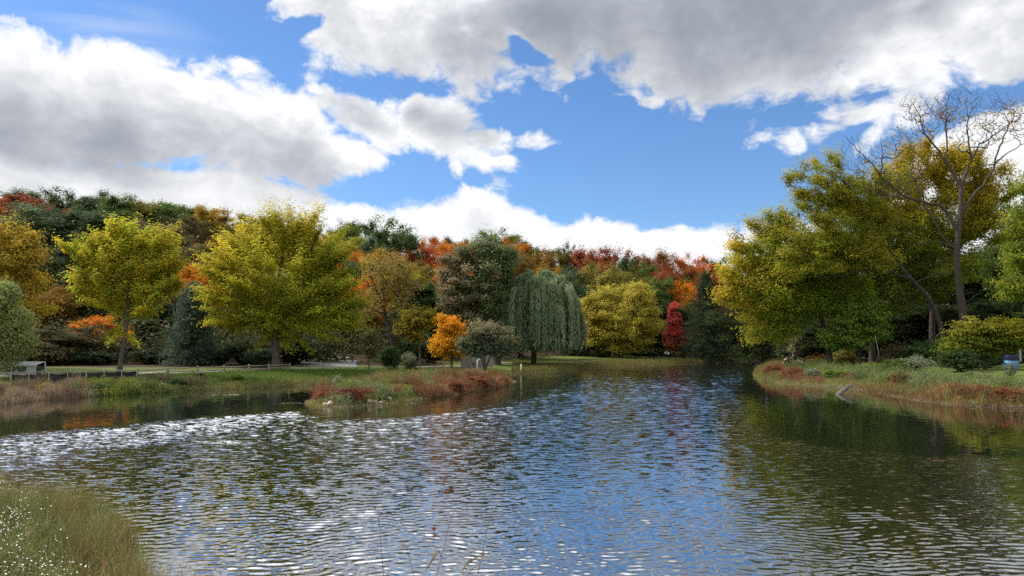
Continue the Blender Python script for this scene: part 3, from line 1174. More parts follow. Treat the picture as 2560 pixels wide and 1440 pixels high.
HILL = [
    # px, top, width, distance, palette, crown, label
    (-70, 478, 150, 126, 'dg', 'round', 'dark green tree of the hill crest, cut by the left edge of the photo'),
    (8, 478, 90, 128, 'ro', 'oval', 'red and orange tree at the hill crest, leftmost against the sky'),
    (72, 476, 130, 121, 'rd', 'wide', 'rusty red tree on the hill crest above the big silvery green tree'),
    (60, 462, 110, 134, 'dg', 'oval', 'dark green tree just behind the rusty red one at the crest'),
    (165, 456, 120, 130, 'dg', 'loose', 'dark tree with feathery pointed top, tallest at the left crest'),
    (245, 460, 100, 131, 'vd', 'loose', 'blackish green ragged tree beside the tallest tree of the left crest'),
    (318, 476, 110, 127, 'mg', 'oval', 'green tree on the crest above the orange peeping crown'),
    (385, 484, 110, 126, 'og', 'round', 'olive green tree on the crest right above the grey brown twiggy tree'),
    (455, 488, 120, 125, 'mg', 'oval', 'green tree on the crest left of the golden brown oak'),
    (528, 500, 100, 122, 'go', 'round', 'golden brown oak at the shoulder of the hill crest'),
    (490, 520, 110, 115, 'br', 'loose', 'brown leaved tree just below the golden brown oak'),
    (548, 585, 110, 108, 'ob', 'loose', 'rusty orange and brown tree left of the big yellow tree top'),
    (588, 536, 80, 124, 'gb', 'loose', 'grey green thin tree on the crest between oak and big yellow tree'),
    (640, 522, 110, 122, 'og', 'round', 'olive tree on the crest, top just behind the big yellow tree'),
    (700, 535, 120, 116, 'dg', 'wide', 'dark green tree hidden behind the big yellow tree'),
    (135, 492, 250, 97, 'bg', 'wide', 'huge dark green tree with silvery leaves, largest on the left slope'),
    (245, 500, 150, 105, 'dg', 'round', 'dark round tree touching the huge silvery tree on its right'),
    (60, 520, 110, 108, 'dg', 'round', 'dark green tree tucked left of the huge silvery tree'),
    (335, 538, 80, 108, 'bg', 'round', 'small grey green crown above the orange peeping crown'),
    (292, 556, 90, 88, 'ro', 'round', 'red orange crown peeping over the left yellow tree'),
    (243, 592, 70, 85, 'ro', 'round', 'small orange red crown at the left shoulder of the left yellow tree'),
    (410, 540, 150, 101, 'gb', 'wide', 'grey brown twiggy tree with few leaves between the two yellow trees'),
    (470, 600, 120, 92, 'br', 'round', 'dark brownish tree above the small orange maple'),
    (494, 645, 100, 76, 'or', 'round', 'small bright orange maple between the two big yellow trees'),
    (140, 600, 170, 84, 'vd', 'wide', 'blackish tree below the huge silvery tree'),
    (120, 700, 150, 70, 'ob', 'loose', 'dark tree with orange brown tinge right of the left edge gold tree'),
    (220, 660, 130, 76, 'vd', 'round', 'deep shaded tree behind the left yellow tree on its left side'),
    (238, 780, 110, 64, 'or', 'wide', 'low orange maple beside the trunk of the left yellow tree'),
    (150, 800, 160, 60, 'br', 'loose', 'brown thicket tree above the black silt fence'),
    (365, 790, 150, 68, 'vd', 'cone', 'dark spruce right behind the left yellow tree trunk'),
    (430, 700, 120, 74, 'vd', 'round', 'dark tree left below the small orange maple'),
    (560, 760, 120, 72, 'vd', 'round', 'dark tree in shade left of the big yellow tree trunk'),
    (640, 760, 170, 76, 'vd', 'wide', 'blackish tree behind the big yellow tree trunk'),
    (790, 770, 170, 78, 'vd', 'wide', 'dark tree behind the right side of the big yellow tree'),
    (780, 545, 100, 114, 'yg', 'loose', 'yellow green tree behind the right top of the big yellow tree'),
    (845, 560, 100, 108, 'yg', 'loose', 'yellow green tree with bare limb beside the dark crest group'),
    (872, 535, 80, 122, 'vd', 'round', 'dark thin crown left of the big green crest tree'),
    (938, 525, 120, 118, 'mg', 'round', 'big green tree, tallest of the middle crest'),
    (985, 556, 110, 113, 'dg', 'round', 'rounded dark green tree right of the tallest middle crest tree'),
    (930, 575, 50, 106, 'bg', 'tall', 'slim grey green tree in front of the tallest middle crest tree'),
    (885, 610, 60, 102, 'ro', 'round', 'small red orange crown right of the big yellow tree top'),
    (950, 608, 110, 98, 'go', 'wide', 'golden yellow tree below the middle crest group'),
    (1000, 615, 70, 99, 'go', 'loose', 'yellow tree beside the coral red crown'),
    (1062, 580, 80, 128, 'ro', 'round', 'flame red orange tree on the crest right of the middle group'),
    (1118, 570, 80, 136, 'br', 'loose', 'brown thin tree on the skyline behind the flame red one'),
    (1084, 604, 70, 117, 'co', 'round', 'coral pink tree in front of the flame red one'),
    (1030, 614, 50, 112, 'co', 'tall', 'narrow coral crown left of the coral pink tree'),
    (1130, 588, 80, 124, 'or', 'round', 'orange green tree on the crest above the mottled tree'),
    (1052, 640, 90, 102, 'ol', 'loose', 'olive yellow tree behind the half bare tree on its right'),
    (1108, 645, 90, 104, 'or', 'loose', 'orange gold tree left above the mottled tree'),
    (880, 634, 80, 93, 'bg', 'round', 'small blue green tree above the red crown by the half bare tree'),
    (905, 668, 80, 80, 'ro', 'round', 'vivid red crown left of the half bare tree'),
    (905, 735, 100, 76, 'ob', 'wide', 'rust orange low tree under the vivid red crown'),
    (1050, 690, 110, 82, 'dg', 'oval', 'dark green tree filling the gap between half bare and mottled trees'),
    (990, 640, 100, 88, 'yg', 'loose', 'yellowish tree directly behind the half bare tree'),
    (1235, 558, 130, 136, 'mg', 'wide', 'dark green dome on the crest above the mottled tree'),
    (1170, 574, 70, 134, 'dg', 'loose', 'small green crown left of the crest dome'),
    (1288, 578, 60, 132, 'or', 'round', 'orange gold crown right of the crest dome'),
    (1318, 584, 60, 140, 'vd', 'oval', 'blackish evergreen crown behind the orange gold one'),
    (1215, 604, 70, 112, 'ro', 'loose', 'red orange tree peeping over the mottled tree top'),
    (1262, 603, 60, 113, 'or', 'round', 'orange crown peeping over the right of the mottled tree'),
    (1340, 600, 110, 112, 'ob', 'round', 'orange brown tree above the weeping willow'),
    (1392, 596, 80, 140, 'og', 'loose', 'olive crown on the skyline above the blue green dome tree'),
    (1416, 586, 50, 142, 'vd', 'loose', 'dark tree with thin bare top sticking out of the skyline'),
    (1352, 640, 80, 104, 'go', 'loose', 'gold brown tree right behind the willow top'),
    (1478, 597, 110, 136, 'rd', 'round', 'deep red oak on the skyline above the golden round tree'),
    (1542, 604, 80, 138, 'rd', 'round', 'brick red tree right of the deep red oak'),
    (1505, 630, 110, 126, 'ru', 'wide', 'rust brown tree below the deep red oak'),
    (1402, 648, 100, 101, 'bg', 'round', 'blue green dome tree behind the willow'),
    (1448, 688, 70, 100, 'bg', 'round', 'blue green lower dome right of the willow top'),
    (1460, 634, 60, 106, 'ol', 'tall', 'slim olive yellow tree left of its taller twin'),
    (1512, 644, 70, 103, 'ol', 'tall', 'slim olive yellow tree above the golden round tree'),
    (1565, 622, 70, 126, 'dg', 'oval', 'dark blue green tree below the brick red one'),
    (1606, 617, 50, 150, 'ru', 'round', 'small rust crown sticking out of the skyline'),
    (1652, 614, 110, 150, 'ru', 'wide', 'rust orange trees top on the skyline right of the small crown'),
    (1608, 640, 80, 132, 'mg', 'round', 'green tree under the small rust crown'),
    (1596, 648, 100, 114, 'og', 'loose', 'yellow green tree behind the golden round tree on its right'),
    (1636, 680, 120, 108, 'mg', 'wide', 'spreading green tree left of the crimson maple'),
    (1738, 622, 90, 150, 'ro', 'wide', 'bright red orange crown on the skyline above the crimson maple'),
    (1795, 632, 90, 148, 'dg', 'wide', 'dark green crown on the skyline next to the right yellow tree'),
    (1688, 640, 90, 124, 'rd', 'round', 'crimson maple on the slope above the red columnar tree'),
    (1735, 652, 60, 122, 'og', 'round', 'olive green tree between two red maples'),
    (1772, 660, 80, 118, 'rd', 'wide', 'rust red maple above the dark spruce'),
    (1706, 688, 90, 109, 'or', 'round', 'bright orange maple above the red columnar tree'),
    (1672, 738, 90, 106, 'dg', 'round', 'dark green tree left above the red columnar tree'),
    (1850, 640, 90, 140, 'dg', 'round', 'dark green tree half behind the right yellow tree'),
    (1470, 750, 110, 102, 'vd', 'round', 'dark tree between willow and golden round tree'),
    (1620, 800, 140, 110, 'vd', 'wide', 'dark tree behind the golden round tree near the ground'),
    (1300, 740, 150, 86, 'vd', 'wide', 'dark tree behind the willow'),
    (1100, 760, 120, 84, 'vd', 'round', 'dark tree behind the small orange tree by the fence'),
    (1015, 800, 120, 80, 'dg', 'wide', 'dark leafy thicket tree right of the half bare trunk'),
    (1830, 780, 110, 108, 'vd', 'round', 'dark tree between spruce and right yellow tree'),
    (1900, 720, 160, 92, 'vd', 'wide', 'dark tree behind the right yellow tree, at its left'),
    (2010, 640, 170, 90, 'vd', 'wide', 'dark tree deep behind the right yellow tree'),
    (2130, 590, 170, 88, 'dg', 'round', 'dark green tree behind the leaning locust'),
    (2250, 560, 170, 84, 'dg', 'wide', 'dark green tree behind the bare tall tree at its left'),
    (2380, 600, 170, 82, 'vd', 'round', 'dark tree behind the bare tall trunk'),
    (2500, 560, 180, 84, 'dg', 'wide', 'dark green tree near the right edge behind the mounded maple'),
    (2545, 430, 130, 74, 'mg', 'loose', 'green tree at the right edge touching the bare tree twigs'),
    (2600, 640, 150, 78, 'vd', 'wide', 'dark tree at the right edge of the photo'),
    (2190, 730, 200, 78, 'vd', 'wide', 'blackish thicket tree in the shade above the benches'),
    (2330, 740, 190, 76, 'vd', 'round', 'blackish thicket tree behind the leaning trunk'),
    (2480, 740, 200, 74, 'vd', 'wide', 'blackish thicket tree behind the mounded maple'),
    (2050, 770, 170, 84, 'vd', 'wide', 'blackish thicket tree behind the white pipe post'),
]
HILL_NAME = {'cone': 'spruce_tree'}
for h in HILL:
    hill_tree(*h, name=HILL_NAME.get(h[5], 'broadleaf_tree'))


# ------------------------------------------------------------------ the single trees round the pond
def q4(x, y, dY=0.0):           # points measured on an enlarged view of the right bank
    return (1760 + x / 1.636, 180 + y / 1.636, dY)


hero_tree('maple_tree', 'yellow green tree with slanting bare lower trunk behind the black silt fence', 'tree', (297, 930), 48,
          [(297, 930), (303, 890), (312, 850), (318, 800), (324, 745), (322, 690), (318, 640), (315, 600)],
          [(300, 605, 55, 38), (345, 640, 80, 62), (250, 640, 60, 42), (190, 625, 32, 20), (392, 640, 45, 70), (405, 590, 22, 32), (300, 700, 85, 55), (378, 735, 55, 45), (255, 745, 50, 28), (300, 838, 34, 13), (345, 822, 38, 14), (310, 580, 40, 24), (418, 690, 24, 45), (215, 705, 34, 24), (340, 775, 60, 24)],
          290, 52000, 0.145, (0.235, 0.265, 0.024), (0.40, 0.32, 0.030), 0.17, 0.05,
          limbs=[([(318, 800), (335, 770), (368, 740), (392, 700), (400, 640)], 0.08, 0.02), ([(322, 760), (312, 720), (296, 690), (270, 655), (230, 640)], 0.08, 0.02), ([(324, 745), (340, 700), (352, 650), (372, 600)], 0.07, 0.02)],
          spread=0.36, flat=0.55, along=2.0, seed=21, feather=True, tint_spread=0.6)

hero_tree('elm_tree', 'biggest yellow green tree, broad crown hanging over the split rail fence', 'tree', (690, 917), 56,
          [(690, 917), (689, 870), (684, 830), (688, 790), (692, 730), (704, 660), (712, 600), (720, 560)],
          [(700, 690, 140, 130), (725, 575, 75, 48), (640, 610, 70, 50), (795, 620, 75, 60), (575, 680, 60, 50), (548, 745, 46, 30), (575, 790, 60, 28), (650, 780, 100, 50), (770, 790, 100, 55), (845, 735, 48, 70), (872, 812, 28, 18), (800, 845, 60, 22), (690, 838, 55, 22), (830, 660, 50, 50), (580, 610, 30, 26), (760, 550, 40, 30), (860, 765, 40, 50)],
          470, 105000, 0.155, (0.23, 0.255, 0.022), (0.42, 0.315, 0.028), 0.34, 0.06,
          limbs=[([(689, 870), (672, 830), (655, 790), (620, 740), (580, 700)], 0.13, 0.03), ([(688, 800), (720, 760), (760, 720), (810, 690), (845, 640)], 0.12, 0.03), ([(684, 830), (700, 800), (740, 790), (800, 780), (850, 770)], 0.09, 0.02), ([(690, 760), (660, 700), (640, 640), (630, 590)], 0.10, 0.03)],
          spread=0.5, flat=0.45, along=2.1, seed=22, feather=True, tint_spread=0.5,
          tint_fn=lambda t: 0.26 + 0.06 * (t[:, 2] - 6.5) - 0.05 * t[:, 0])

hero_tree('honey_locust_tree', 'golden yellow tree cut by the left edge of the photo', 'tree', (-40, 945), 50,
          [(-40, 945), (-38, 880), (-30, 800), (-20, 720), (-10, 640)],
          [(10, 650, 85, 70), (50, 715, 55, 50), (-60, 700, 110, 120), (78, 775, 36, 16), (105, 772, 20, 12), (45, 590, 40, 34), (0, 570, 50, 30), (30, 780, 60, 30), (-20, 820, 80, 40), (60, 640, 34, 30), (120, 600, 14, 8)],
          340, 48000, 0.15, (0.33, 0.24, 0.028), (0.27, 0.19, 0.025), 0.28, 0.06, spread=0.55, flat=0.55, along=1.2, seed=23, hang=0.1)

hero_tree('half_bare_tree', 'half bare leaning tree with thin brown leaves by the paved clearing', 'tree', (984, 886), 66,
          [(984, 886), (984, 855), (974, 825), (968, 795), (958, 765), (946, 735), (934, 705), (925, 690)],
          [(955, 665, 62, 45), (985, 690, 50, 60), (930, 760, 45, 40), (1010, 700, 40, 50), (960, 740, 60, 50), (1005, 765, 30, 26), (915, 790, 40, 22)],
          170, 7500, 0.17, (0.19, 0.13, 0.05), (0.25, 0.19, 0.04), 0.26, 0.06,
          limbs=[([(974, 825), (985, 795), (1000, 770), (1012, 730), (1020, 690)], 0.12, 0.03), ([(946, 735), (925, 712), (905, 700), (892, 690)], 0.09, 0.02), ([(960, 770), (955, 720), (955, 670), (945, 630)], 0.10, 0.03), ([(965, 790), (935, 775), (910, 760)], 0.06, 0.02)],
          spread=0.6, flat=0.6, along=1.0, seed=24, bare_tips=230, bark=BARK_DARK, power=0.44)

hero_tree('small_tree', 'small olive yellow tree with airy crown right of the half bare trunk', 'tree', (1050, 888), 64,
          [(1050, 888), (1048, 855), (1044, 825), (1042, 800)],
          [(1045, 795, 40, 24), (1018, 818, 26, 20), (1070, 806, 18, 18), (1040, 845, 20, 10)],
          110, 7000, 0.19, (0.24, 0.19, 0.02), (0.17, 0.15, 0.02), 0.12, 0.03, spread=0.42, seed=25, bare_tips=50)

hero_tree('maple_tree', 'small bright orange tree with dense oval crown beside the plank screen', 'tree', (1129, 921), 60,
          [(1129, 921), (1129, 880), (1126, 840), (1122, 800)],
          [(1124, 868, 38, 22), (1124, 848, 38, 24), (1122, 822, 30, 24), (1118, 803, 18, 16), (1098, 870, 16, 14), (1150, 872, 16, 14), (1148, 835, 18, 14)],
          200, 15000, 0.17, (0.46, 0.25, 0.012), (0.50, 0.15, 0.014), 0.09, 0.02, spread=0.36, flat=0.5, along=1.2, seed=26, shell=0.5, bark=BARK_DARK,
          tint_fn=lambda t: 0.05 + 0.22 * (t[:, 2] - 2.4) + 0.1 * t[:, 0])

hero_tree('crabapple_tree', 'grey green spreading tree with several stems in front of the plank screen', 'tree', (1212, 921), 57,
          [(1212, 921), (1210, 900), (1212, 880), (1218, 850)],
          [(1212, 826, 42, 20), (1200, 850, 48, 20), (1245, 850, 38, 26), (1182, 880, 28, 12), (1255, 880, 26, 16), (1225, 870, 40, 14), (1170, 865, 20, 14)],
          240, 15000, 0.17, (0.065, 0.090, 0.050), (0.21, 0.17, 0.085), 0.10, 0.03,
          limbs=[([(1212, 920), (1206, 900), (1196, 880), (1180, 862)], 0.07, 0.02), ([(1212, 920), (1222, 898), (1236, 878), (1252, 858)], 0.07, 0.02)],
          spread=0.42, flat=0.35, along=1.3, seed=27, bark=BARK_DARK, tint_fn=lambda t: 0.08 + 0.38 * np.clip(t[:, 2] - 2.5, 0, 2))

hero_tree('oak_tree', 'large mottled tree, dark green with pinkish brown leaf clusters, left of the willow', 'tree', (1242, 907), 72,
          [(1242, 907), (1242, 870), (1236, 820), (1228, 760), (1215, 700), (1205, 650)],
          [(1190, 690, 85, 75), (1145, 740, 48, 60), (1240, 720, 60, 90), (1200, 635, 70, 34), (1125, 680, 30, 46), (1272, 655, 28, 40), (1180, 790, 55, 28), (1245, 660, 40, 50), (1120, 745, 24, 26)],
          520, 70000, 0.185, (0.060, 0.100, 0.030), (0.27, 0.17, 0.10), 0.36, 0.07,
          limbs=[([(1236, 820), (1205, 770), (1170, 730), (1140, 700)], 0.14, 0.03), ([(1232, 780), (1255, 740), (1270, 690)], 0.12, 0.03), ([(1228, 760), (1195, 700), (1170, 660)], 0.1, 0.03)],
          spread=0.5, flat=0.6, along=1.1, seed=28, bark=BARK_DARK, tint_fn=lambda t: 0.06 - 0.085 * t[:, 0], mat=LEAF_GLOSSY, bare_tips=60)

hero_tree('elm_tree', 'golden olive round crowned tree on the far shore left of the red columnar tree', 'tree', (1553, 903), 95,
          [(1553, 903), (1553, 880), (1552, 840), (1555, 790), (1558, 750)],
          [(1550, 800, 86, 66), (1500, 762, 38, 36), (1592, 752, 44, 38), (1532, 738, 30, 26), (1592, 722, 24, 14), (1470, 800, 26, 30), (1636, 806, 26, 32), (1552, 862, 52, 20), (1500, 848, 30, 22), (1604, 848, 34, 20), (1470, 770, 16, 14), (1478, 838, 18, 24)],
          520, 75000, 0.20, (0.36, 0.285, 0.045), (0.28, 0.26, 0.04), 0.32, 0.08,
          limbs=[([(1553, 880), (1530, 840), (1505, 800), (1490, 760)], 0.14, 0.04), ([(1553, 875), (1580, 830), (1605, 790), (1612, 745)], 0.14, 0.04)],
          spread=0.62, flat=0.6, along=1.1, seed=29, bark=BARK_DARK, hang=0.05)

hero_tree('columnar_maple_tree', 'narrow red columnar tree on the far shore', 'tree', (1686, 893), 102,
          [(1686, 893), (1686, 870), (1685, 820), (1684, 760)],
          [(1685, 858, 27, 14), (1685, 835, 25, 24), (1686, 805, 18, 26), (1684, 778, 10, 18), (1683, 762, 4, 9), (1670, 850, 12, 14), (1700, 850, 12, 14)],
          230, 24000, 0.21, (0.34, 0.055, 0.052), (0.33, 0.12, 0.05), 0.14, 0.03, spread=0.33, flat=0.8, along=0.9, seed=30, bark=BARK_DARK,
          tint_fn=lambda t: 0.95 - 0.35 * np.clip(t[:, 2] - 1.2, 0, 3))

hero_tree('young_tree', 'thin young tree with brown green leaves standing at the edge of the path', 'tree', (922, 924), 52,
          [(922, 924), (922, 890), (921, 860), (921, 838)],
          [(921, 868, 22, 18), (922, 845, 15, 16), (930, 885, 16, 10)],
          80, 2600, 0.14, (0.11, 0.09, 0.035), (0.08, 0.085, 0.03), 0.045, 0.012, spread=0.3, seed=31, bare_tips=40, r_tip=0.008)

hero_tree('young_tree', 'slim pale leaved sapling right behind the standing man', 'tree', (1990, 906), 75,
          [(1990, 906), (1989, 880), (1987, 855), (1986, 845)],
          [(1988, 870, 12, 14), (1986, 852, 10, 10), (1990, 845, 6, 6)],
          50, 1500, 0.16, (0.13, 0.13, 0.05), (0.20, 0.18, 0.08), 0.04, 0.012, spread=0.28, seed=32, r_tip=0.008)


# ---- spruces
def spruce(name, label, base_px, Y, top, halfw, colA, colB, seed, n_leaf=26000, size=0.26, layers=26, taper=0.75):
    rng = np.random.default_rng(seed)
    p = at(base_px[0], base_px[1], Y)
    base = np.array([p[0], Y, ground_z(p[0], Y)])
    H = at(base_px[0], top, Y)[2] - base[2]
    R = halfw * Y / F
    root = thing(name, label, 'tree', base)
    sk = Skeleton()
    ids = sk.polyline([(0, 0, -0.2), (0.05, 0, H * 0.5), (0, 0, H)], None, 0.2 + H * 0.008, 0.02)
    tips, outd = [], []
    for li in range(layers):
        z = H * (0.06 + 0.92 * li / layers)
        rad = R * (1 - z / H) ** taper + 0.1
        n = int(6 + rad * 4)
        a0 = rng.random() * 6.28
        for i in range(n):
            a = a0 + i * 6.283 / n + rng.normal(0, 0.15)
            rr = rad * (0.75 + 0.35 * rng.random())
            j = ids[min(len(ids) - 1, int(len(ids) * min(0.99, (z / H + 0.03))))]
            e = np.array([rr * math.cos(a), rr * math.sin(a), z - 0.18 * rr + rng.normal(0, 0.1)])
            mid = (np.array(sk.P[j]) + e) / 2 + np.array([0, 0, 0.06 * rr])
            b = sk.add(mid, j)
            sk.add(e, b)
            for t in (0.4, 0.7, 1.0):
                tips.append(np.array(sk.P[j]) * (1 - t) + e * t + np.array([0, 0, 0.05 * rr * (1 - t)]))
                outd.append([math.cos(a), math.sin(a), -0.15])
    (tv, tq), _ = sk.tubes(0.014, 0.4, 6)
    link('trunk', mesh_np('trunk', tv, tq, None, BARK_DARK, True), root)
    me = crown_mesh('crown', np.array(tips), np.array(outd), n_leaf, size, 0.34, 0.42, 0.35, rng, LEAF, None, 1.3, 0.35, hang=0.3)
    cr = link('crown', me, root)
    cr['leaf_a'] = [float(x) for x in colA]
    cr['leaf_b'] = [float(x) for x in colB]
    return root


spruce('spruce_tree', 'tall dark spruce on the far shore between red columnar tree and right grove', (1768, 902), 98, 678, 68, (0.030, 0.048, 0.024), (0.060, 0.078, 0.036), 41)
spruce('conifer_tree', 'silvery dark green conical tree between the two yellow trees', (478, 922), 58, 700, 66, (0.045, 0.078, 0.046), (0.125, 0.160, 0.110), 42, 22000, 0.2, 24, 0.6)


# ---- weeping willows
def willow(label, base_px, Y, crown, n_strand, colA, colB, seed, r0, low=0.12, leafL=0.30):
    """crown = (px, py of the middle, half width, half height) of the dome the strands hang from"""
    rng = np.random.default_rng(seed)
    p = at(base_px[0], base_px[1], Y)
    base = np.array([p[0], Y, ground_z(p[0], Y)])
    root = thing('weeping_willow_tree', label, 'tree', base)
    k = Y / F
    c = at(crown[0], crown[1], Y) - base
    rx, rz = crown[2] * k, crown[3] * k
    sk = Skeleton()
    ids = sk.polyline([(0, 0, -0.2), (0.02 * rx, 0, c[2] * 0.5), (c[0] * 0.6, 0, c[2] + rz * 0.2), (c[0], 0, c[2] + rz * 0.6)], None, r0, r0 * 0.25)
    heads = []
    for i in range(46):                            # domed heads from which the strands fall
        a = i * 2.399
        u = math.sqrt((i + 0.5) / 46)
        zz = math.sqrt(max(0.0, 1 - u * u * 0.92))
        heads.append([c[0] + rx * 0.86 * u * math.cos(a), rx * 0.86 * u * math.sin(a), c[2] + rz * (zz * 0.85 - 0.1) + rng.normal(0, rz * 0.13)])
    heads = np.array(heads)
    sk.reach(heads, rng, free_from=int(len(ids) * 0.4), up=0.1)
    (tv, tq), _ = sk.tubes(0.03, 0.5, 7)
    link('trunk', mesh_np('trunk', tv, tq, None, BARK_DARK, True), root)
    subs = heads[rng.integers(0, len(heads), 300)] + np.stack([rng.normal(0, rx * 0.15, 300), rng.normal(0, rx * 0.15, 300), rng.normal(-0.1, 0.4, 300)], 1)
    C, N, T, S = [], [], [], []
    for s in range(n_strand):
        h = subs[rng.integers(len(subs))]
        a = rng.random() * 6.28
        rr = 0.34 * math.sqrt(rng.random())
        x0, y0 = h[0] + rr * math.cos(a), h[1] + rr * math.sin(a)
        top = h[2] + 0.3 - 0.5 * rr
        rel = math.hypot(x0 - c[0], y0) / rx
        bottom = max(0.25, (low + 0.10 * rng.random() + 0.15 * rng.random() ** 3) * (c[2] + rz))
        L = max(0.6, top - bottom)
        L *= (0.35 + 0.65 * rng.random() ** 0.5) if rel < 0.75 else (0.55 + 0.45 * rng.random() ** 0.4)
        n = max(4, int(L / (leafL * 0.42)))
        t = np.linspace(0, 1, n)
        sway = rng.normal(0, 0.10, 2)
        arch = np.minimum(t * L / 1.2, 1)
        out = np.array([x0 - c[0], y0]) / (rx + 1e-6)
        X = x0 + sway[0] * t * L * 0.25 + out[0] * 0.5 * arch + rng.normal(0, 0.05, n)
        Yy = y0 + sway[1] * t * L * 0.25 + out[1] * 0.5 * arch + rng.normal(0, 0.05, n)
        Z = top - L * t + 0.25 * np.sin(np.minimum(t * L, 1.0) * math.pi) * 0.6
        C.append(np.stack([X, Yy, Z], 1))
        T.append(np.clip(np.full(n, rng.normal(0.45, 0.25)) + 0.25 * (1 - t) + rng.normal(0, 0.12, n), 0, 1))
        S.append(np.full(n, rng.normal(1, 0.14)))
        N.append(np.stack([out[0] + rng.normal(0, 0.7, n), out[1] + rng.normal(0, 0.7, n), 0.25 + rng.normal(0, 0.25, n)], 1))
    C, N, T, S = np.vstack(C), unit(np.vstack(N)), np.concatenate(T), np.concatenate(S)
    n = len(C)
    D = unit(np.stack([rng.normal(0, 0.22, n), rng.normal(0, 0.22, n), -np.ones(n)], 1))
    B = unit(np.cross(N, D))
    L = leafL * (0.8 + 0.5 * rng.random(n))[:, None]
    W = L * 0.2
    V = np.stack([C - D * L * 0.5, C + B * W, C + D * L * 0.5, C - B * W], 1).reshape(-1, 3)
    V[:, 2] = np.maximum(V[:, 2], 0.12)
    me = mesh_np('crown', V, np.arange(4 * n).reshape(n, 4), {'tint': ('FACE', T), 'shade': ('FACE', np.clip(S, 0.5, 1.5))}, LEAF)
    cr = link('crown', me, root)
    cr['leaf_a'] = [float(x) * 2.05 for x in colA]
    cr['leaf_b'] = [float(x) * 2.05 for x in colB]


willow('large grey green weeping willow, strands hanging almost to the lawn', (1334, 919), 74, (1345, 768, 100, 84), 3600, (0.055, 0.085, 0.045), (0.13, 0.155, 0.085), 51, 0.30)
hero_tree('lime_tree', 'pale green fine leaved tree low at the left edge beside the glass shelter', 'tree', (-20, 950), 42,
          [(-20, 950), (-18, 900), (-15, 840), (-10, 780)],
          [(-5, 800, 52, 70), (30, 845, 40, 44), (-30, 740, 50, 40), (52, 800, 22, 40), (10, 890, 50, 24), (70, 850, 16, 26), (20, 730, 30, 24)],
          300, 34000, 0.10, (0.15, 0.19, 0.06), (0.26, 0.27, 0.10), 0.14, 0.04, spread=0.42, flat=0.8, along=0.9, seed=52, hang=0.35, upward=0.2)

# ---- the grove on the right bank
hero_tree('maple_tree', 'broad yellow and green tree overhanging the water, left front of the right grove', 'tree', (2075, 905), 63,
          [(2075, 905), (2070, 850), (2050, 790), (2025, 720), (2005, 650), (1990, 590)],
          [(1945, 630, 90, 62), (1880, 690, 64, 58), (1838, 735, 40, 38), (1950, 730, 100, 62), (2050, 650, 90, 80), (1900, 790, 48, 40), (1930, 560, 58, 34), (2040, 750, 90, 52), (1955, 825, 34, 22), (1860, 610, 34, 30), (1820, 690, 26, 26), (2110, 720, 60, 60), (1985, 790, 60, 30), (1890, 840, 20, 20)],
          640, 105000, 0.165, (0.135, 0.195, 0.018), (0.40, 0.285, 0.026), 0.3, 0.07,
          limbs=[([(2050, 790), (2000, 760), (1940, 740), (1880, 730)], 0.14, 0.03), ([(2025, 720), (1980, 680), (1930, 650), (1880, 640)], 0.12, 0.03), ([(2060, 820), (2000, 800), (1950, 800), (1910, 810)], 0.1, 0.02)],
          spread=0.55, flat=0.65, along=1.45, seed=61, feather=True, bark=BARK_DARK, tint_fn=lambda t: 0.06 - 0.10 * (t[:, 0] + 3.2) + 0.03 * (t[:, 2] - 6))

hero_tree('maple_tree', 'tall yellow green tree directly behind the bare tall tree', 'tree', (2330, 900), 70,
          [(2330, 900), (2330, 800), (2335, 700), (2330, 600), (2330, 500)],
          [(2300, 410, 75, 52), (2400, 430, 80, 60), (2240, 480, 66, 60), (2370, 540, 110, 80), (2490, 470, 55, 55), (2270, 580, 90, 70), (2460, 560, 70, 60), (2330, 660, 120, 60), (2290, 372, 40, 26), (2420, 380, 30, 24), (2180, 560, 40, 50)],
          640, 105000, 0.175, (0.125, 0.165, 0.016), (0.34, 0.24, 0.018), 0.35, 0.08,
          limbs=[([(2330, 700), (2270, 620), (2230, 540), (2220, 480)], 0.16, 0.03), ([(2335, 700), (2400, 620), (2450, 540), (2480, 480)], 0.16, 0.03), ([(2330, 620), (2310, 520), (2300, 420)], 0.12, 0.03)],
          spread=0.6, flat=0.65, along=1.35, seed=62, feather=True, bark=BARK_DARK, tint_fn=lambda t: 0.05 + 0.07 * (t[:, 2] - 8))

